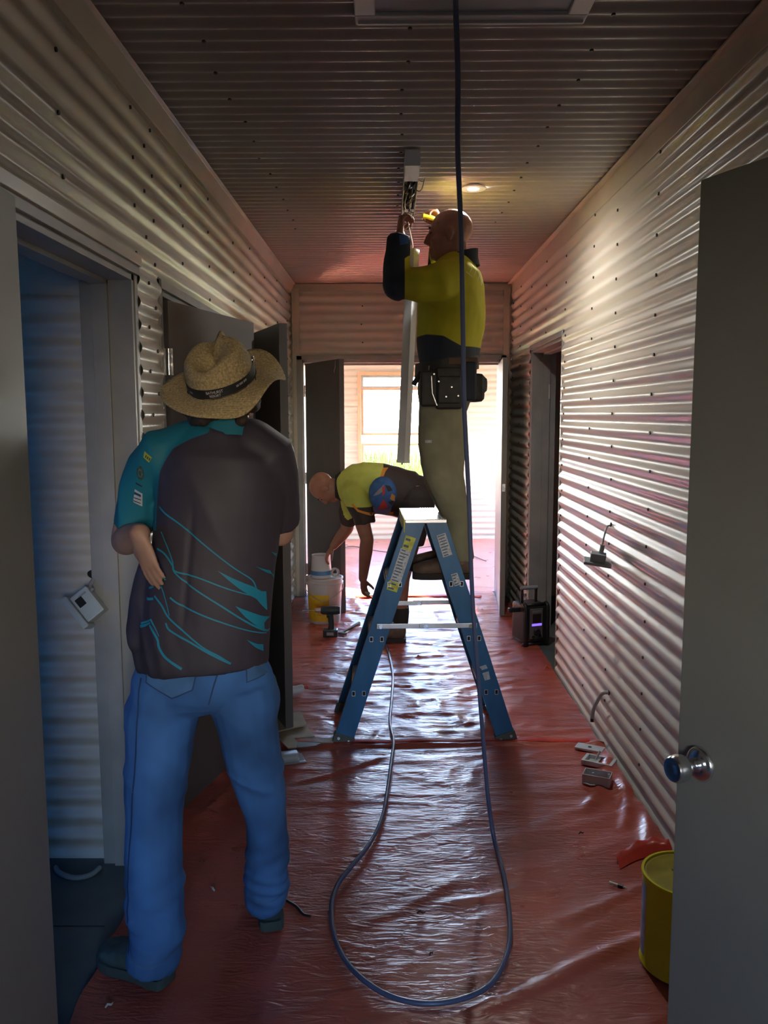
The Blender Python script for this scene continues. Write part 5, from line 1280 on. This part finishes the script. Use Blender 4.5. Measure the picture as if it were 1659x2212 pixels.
# trousers
tr_ = MB()
tr_.tube([U(966, 780, YS), U(964, 820, YS), U(960, 855, YS), U(956, 885, YS)], [(.132, .165), (.140, .172), (.132, .175), (.115, .165)], 26, up=(1, 0, 0))
for (Y, dx) in ((YS-.095, 0), (YS+.10, -5)):
    chain(tr_, [U(960+dx, 850, Y), U(956+dx, 900, Y), U(954+dx, 960, Y), U(960+dx, 1030, Y), U(974+dx, 1075, Y), U(987+dx, 1122, Y), U(991+dx, 1180, Y), U(994+dx, 1208, Y)],
          [(.112, .098), (.112, .095), (.110, .090), (.100, .084), (.080, .078), (.060, .072), (.062, .072), (.064, .074)], up=(1, 0, 0), ends=(0,))
def tw(co, no):
    z = co[:, 2]; low = np.clip((1.15 - z)/.25, 0, 1)
    return .010*(vnoise3(co, (7, 7, 4), 41) - .5) + .014*(1 - np.abs(2*vnoise3(co + np.c_[0*z, 0*z, .4*co[:, 0]], (4, 5, 11), 42) - 1) - .5)*(.4 + low)
trs = blob('work_trousers', tr_, mat('olive_drill_cotton', (.29, .28, .18), .85, var=.16, vs=9, bump=.2, bs=350), wk, .0085, 6, tw)  # base colour lightened to stand in for veiling glare
bt_ = bvh_of(trs)
decal('pocket_tag', [xz(x, y, YS-.2) for x, y in ((920, 951), (934, 951), (934, 957), (920, 957))], bt_, M_WST, trs, 3.5, .003, .02)
M_BOOT = mat('brown_boot_leather', (.13, .082, .055), .6, var=.25, vs=30, bump=.15, bs=120); M_BSOLE = mat('boot_sole', (.04, .032, .028), .8)
for (Y, pxh, pxt) in ((YS-.10, 1020, 892), (YS+.11, 1010, 884)):
    a_, t_ = U(pxh, 1230, Y), U(pxt, 1230, Y)
    shoe(wk, (a_.x, Y), (t_.x, Y + (.0 if Y < YS else .01)), .802, M_BOOT, M_BSOLE, h=.125, w=.050, name='boot')
# tool belt
M_LEATH = mat('dark_leather', (.030, .030, .030), .6, var=.3, vs=20, bump=.2, bs=90)
bl_ = empty('tool_belt'); bl_.parent = wk
L = []
for (py, k1) in ((778, 0), (778, .012), (806, .014), (806, 0)):
    c = U(965, py, YS); L.append([c + Vector(((.142+k1)*math.cos(2*PI*k/36), (.176+k1)*math.sin(2*PI*k/36), .02*math.cos(2*PI*k/36))) for k in range(36)])
MB().loft(L, cap=False).build('belt', M_LEATH, bl_, smooth='auto')
def pouch(px0, px1, py0, py1, Y0, Y1, name='pouch', bev=.014, m=M_LEATH):
    a, c = U(px0, py0, Y0), U(px1, py1, Y0)
    return MB().box((a.x, Y0, c.z), (c.x, Y1, a.z)).build(name, m, bl_, bevel=bev, seg=3)
pouch(908, 952, 800, 878, 3.885, 3.97, bev=.02); p2 = pouch(942, 1000, 792, 884, 3.87, 3.965, bev=.02); pouch(946, 996, 812, 872, 3.855, 3.885, 'front_pocket', .012)
pouch(1008, 1048, 806, 868, 4.02, 4.20, bev=.03); pouch(1020, 1054, 812, 850, 4.05, 4.16, 'rear_bag', .03); pouch(1002, 1030, 780, 866, 3.92, 4.05, 'drill_holster', .02, mat('navy_pouch', (.02, .028, .05), .7))
for (x, y) in ((938, 808), (948, 824), (976, 836), (990, 855), (964, 857)): 
    p = U(x, y, 3.853); MB().cyl(p, p + Vector((0, .02, 0)), .004, 8).build('rivet', M_ALU, bl_)
MB().tube([U(932, 812, 3.875), U(934, 850, 3.872), U(944, 876, 3.872)], .003, 6).build('wire_tool', M_ALU, bl_)
MB().tube(catmull([U(908, 806, 4.0), U(900, 820, 3.98), U(894, 830, 3.97)], 4), [.012]*4 + [.012]*4 + [.014], 8).build('hammer_loop', M_LEATH, bl_, smooth=True)
MB().cyl(U(926, 790, 3.93), U(926, 815, 3.93), .012, 10).build('tool_handle', M_BLACK, bl_, smooth='auto')
pouch(968, 1032, 772, 788, 3.93, 3.95, 'brown_strap', .006, mat('brown_strap', (.10, .05, .03), .6))
# screwdriver
sdr = tag(empty('screwdriver', U(930, 470, YS+.20)), 'yellow handled screwdriver in the raised hand of the ladder worker', 'screwdriver')
o0 = sdr.location.copy(); dS = (U(897, 462, YS+.18) - o0)
MB().tube([dS*-.25, dS*.0, dS*.12, dS*.5, dS*.56], [.010, .013, .010, .012, .007], 10).build('handle', mat('yellow_handle', (.68, .50, .02), .35), sdr, smooth='auto')
MB().cyl(dS*.55, dS*1.05, .003, 8).build('shaft', M_CHROME, sdr)

# ================================================== worker bending down by the far doorway
YB = 5.80
bd = tag(empty('person', (0, 0, 0)), 'bald person in lime and dark shirt bending down over the white pail behind the ladder', 'person')
b = MB()
hc = U(702, 1053, YB)
Rb, atb = head(b, hc, (-.22, .05, -1), (-1, 0, .28), .98, neck=U(745, 1050, YB))
chain(b, [U(745, 1050, YB), U(800, 1050, YB), U(850, 1058, YB), U(900, 1075, YB)], [(.09, .15), (.12, .16), (.12, .15), (.12, .15)], up=(0, 0, 1))
sA, eA, wA = U(768, 1075, YB-.17), U(793, 1165, YB-.20), U(784, 1250, YB-.16)
chain(b, [sA, sA.lerp(eA, .6), eA], [.060, .054, .046]); chain(b, [eA, eA.lerp(wA, .3), wA], [.046, .047, .030])
hand(b, wA + Vector((0, 0, -.005)), (.10, .0, -1), (.8, -.5, 0), thumb=-1, curl=(.35, .5, .4), s=.95)
sB, eB, wB = U(758, 1080, YB+.17), U(750, 1142, YB+.20), U(720, 1180, YB+.24)
chain(b, [sB, sB.lerp(eB, .6), eB], [.058, .052, .045]); chain(b, [eB, eB.lerp(wB, .4), wB], [.045, .044, .030])
hand(b, wB, (-.55, .0, -.75), (-.2, .1, -1), thumb=1, curl=(.35, .5, .4), s=.95)
for (Y, k) in ((YB-.11, 0), (YB+.13, 1)):
    chain(b, [U(900, 1075, Y), U(882, 1180 - 6*k, Y), U(868, 1250 - 8*k, Y+.01), U(864, 1345 - 10*k, Y+.02)], [.095, .075, .056, .042])
bdb = blob('body', b, M_SKIN2, bd, .0055, 4); eyes(bdb, Rb, atb, .98)
s3 = MB()
s3.tube([U(728, 1051, YB), U(738, 1050, YB), U(758, 1049, YB), U(785, 1051, YB), U(820, 1056, YB), U(855, 1062, YB), U(885, 1070, YB), U(900, 1075, YB)],
        [(.070, .075), (.105, .120), (.145, .175), (.168, .190), (.178, .190), (.174, .185), (.165, .18), (.14, .16)], 28, up=(0, 0, 1))
chain(s3, [U(765, 1062, YB-.12), U(775, 1090, YB-.18), U(786, 1118, YB-.19), U(789, 1133, YB-.195)], [.095, .085, .074, .072], ends=(0,))
chain(s3, [U(762, 1065, YB+.12), U(756, 1095, YB+.18), U(753, 1120, YB+.19)], [.09, .08, .068])
x1_ = U(828, 1010, YB-.1).x
zcut = U(770, 1100, YB-.19).z
def bend_tone(co):
    t1 = co[:, 0] - x1_ + .35*np.clip(1.12 - co[:, 2], 0, .3)*(co[:, 0] > x1_ - .16)
    slv = np.where(np.abs(co[:, 1] - YB) > .12, (zcut + .02) - co[:, 2], -.5)
    return np.maximum(t1, slv)
def bw2(co, no):
    return .007*(vnoise3(co, (7, 7, 7), 51) - .5) + .010*(1 - np.abs(2*vnoise3(co + np.c_[.6*co[:, 2], 0*co[:, 0], 0*co[:, 0]], (13, 5, 5), 52) - 1) - .5)
M_LIME = attr_mat('lime_and_dark_cloth', 'tone', (.46, .52, .10), (.040, .028, .026), .75, bump=.2, bs=300)
bsh = blob('work_shirt', s3, M_LIME, bd, .0085, 6, bw2, bend_tone)
bb3 = bvh_of(bsh)
decal('orange_stripe', stroke([xz(x, y, YB-.17) for x, y in ((838, 1006), (829, 1018), (824, 1032), (818, 1050), (812, 1075))], .030, .012), bb3, mat('orange_panel', (.60, .22, .02), .7), bsh, 5.2, .002, .03)
decal('orange_stripe', stroke([xz(x, y, YB-.17) for x, y in ((762, 1086), (775, 1100), (800, 1108), (850, 1110))], .012, .02), bb3, MATS['orange_panel'], bsh, 5.2, .002, .03)
L = []
ca_, cb_ = U(737, 1050, YB), U(725, 1051, YB)
for (c, r) in ((ca_, .105), (cb_, .082), (cb_ + Vector((.003, 0, 0)), .070), (ca_, .08)): L.append([c + Vector((0, r*math.cos(2*PI*k/28), r*math.sin(2*PI*k/28))) for k in range(28)])
MB().loft(L, cap=False).build('collar', mat('black_collar', (.018, .016, .018), .8), bd, smooth='auto')
s4 = MB()
s4.tube([U(880, 1068, YB), U(900, 1074, YB), U(918, 1080, YB), U(928, 1088, YB)], [(.150, .170), (.155, .175), (.135, .165), (.10, .14)], 24, up=(0, 0, 1))
for Y in (YB-.11, YB+.13): chain(s4, [U(902, 1085, Y), U(894, 1125, Y), U(885, 1175, Y)], [.125, .112, .10], ends=(0,))
blob('shorts', s4, mat('dark_brown_shorts', (.035, .026, .024), .85, var=.2, bump=.2, bs=300), bd, .009, 6, lambda co, no: .008*(vnoise3(co, (8, 8, 8), 61) - .5))
for (Y, k) in ((YB-.09, 0), (YB+.15, 1)):
    MB().tube([U(866, 1345 - 10*k, Y), U(867, 1322 - 10*k, Y), U(867, 1312 - 10*k, Y)], [.052, .055, .053], 14).build('sock', mat('dark_sock', (.03, .025, .025), .9), bd, smooth='auto')
    a_ = U(876, 1372 - 10*k, Y); shoe(bd, (a_.x, Y), (a_.x - .29, Y + .02*k), .012, M_BOOT, M_BSOLE, h=.13, w=.050, name='boot')
# blue cap clipped at the waist
cp = empty('cap'); cp.parent = bd; cp['label'] = 'blue cap with red and orange print hanging at the hip'
cc = U(827, 1066, YB-.235); M_CAPB = mat('blue_cap_cloth', (.045, .13, .36), .8, var=.2, vs=30)
dome = MB(); Rr = []
for i in range(9):
    th = PI/2*i/8; Rr.append([cc + Vector((.094*math.cos(2*PI*k/24)*math.cos(th*.98), -.075*math.sin(th), .115*math.sin(2*PI*k/24)*math.cos(th*.98))) for k in range(24)])
dome.loft(Rr); dm = dome.build('crown', M_CAPB, cp, smooth='auto')
bdm = bvh_of(dm)
decal('cap_print', [xz(x, y, YB-.30) for x, y in ((810, 1066), (822, 1054), (830, 1046), (826, 1062), (818, 1068), (806, 1072))], bdm, mat('cap_white', (.26, .25, .28), .7), dm, 5.0, .002, .02)
decal('cap_print', [xz(x, y, YB-.30) for x, y in ((846, 1066), (853, 1072), (852, 1084), (842, 1078))], bdm, mat('cap_orange', (.60, .28, .06), .7), dm, 5.0, .002, .02)
decal('cap_print', [xz(x, y, YB-.30) for x, y in ((828, 1078), (836, 1090), (838, 1102), (824, 1106), (808, 1106), (820, 1094))], bdm, mat('cap_red', (.50, .05, .04), .7), dm, 5.0, .002, .02)
decal('cap_print', [xz(x, y, YB-.30) for x, y in ((838, 1084), (850, 1082), (848, 1096))], bdm, mat('cap_dark', (.03, .03, .04), .7), dm, 5.0, .002, .02)
V_ = [[cc + Vector((xx, -.012 - yy, -.085 - .05*t)) for xx, yy in ((-.07*(1-.3*t*t), 0), (-.035, .018), (.02, .020), (.06*(1-.3*t*t), 0))] for t in (0, .5, 1)]
MB().loft(V_, cap=False, closed=False).build('visor', mat('cap_visor', (.10, .07, .16), .7), cp, smooth=True)
decal('cap_print', [xz(x, y, YB-.30) for x, y in ((832, 1048), (842, 1050), (848, 1060), (838, 1062))], bdm, MATS['cap_dark'], dm, 5.0, .002, .02)
decal('cap_print', [xz(x, y, YB-.30) for x, y in ((826, 1052), (831, 1050), (832, 1064), (826, 1072))], bdm, MATS['cap_red'], dm, 5.0, .0025, .02)
# scraper in the lower hand
p = U(792, 1283, YB-.17)
tl = tag(empty('scraper', p), 'small pale scraper in the lowered hand of the bending worker', 'scraper')
MB().tube([(-.03, 0, .012), (.0, 0, .0), (.02, 0, -.004)], [(.012, .010), (.014, .010), (.020, .006)], 10).build('handle', M_PALE, tl, smooth='auto')
MB().box((.018, -.022, -.008), (.045, .022, -.005)).build('blade', M_ALU, tl)
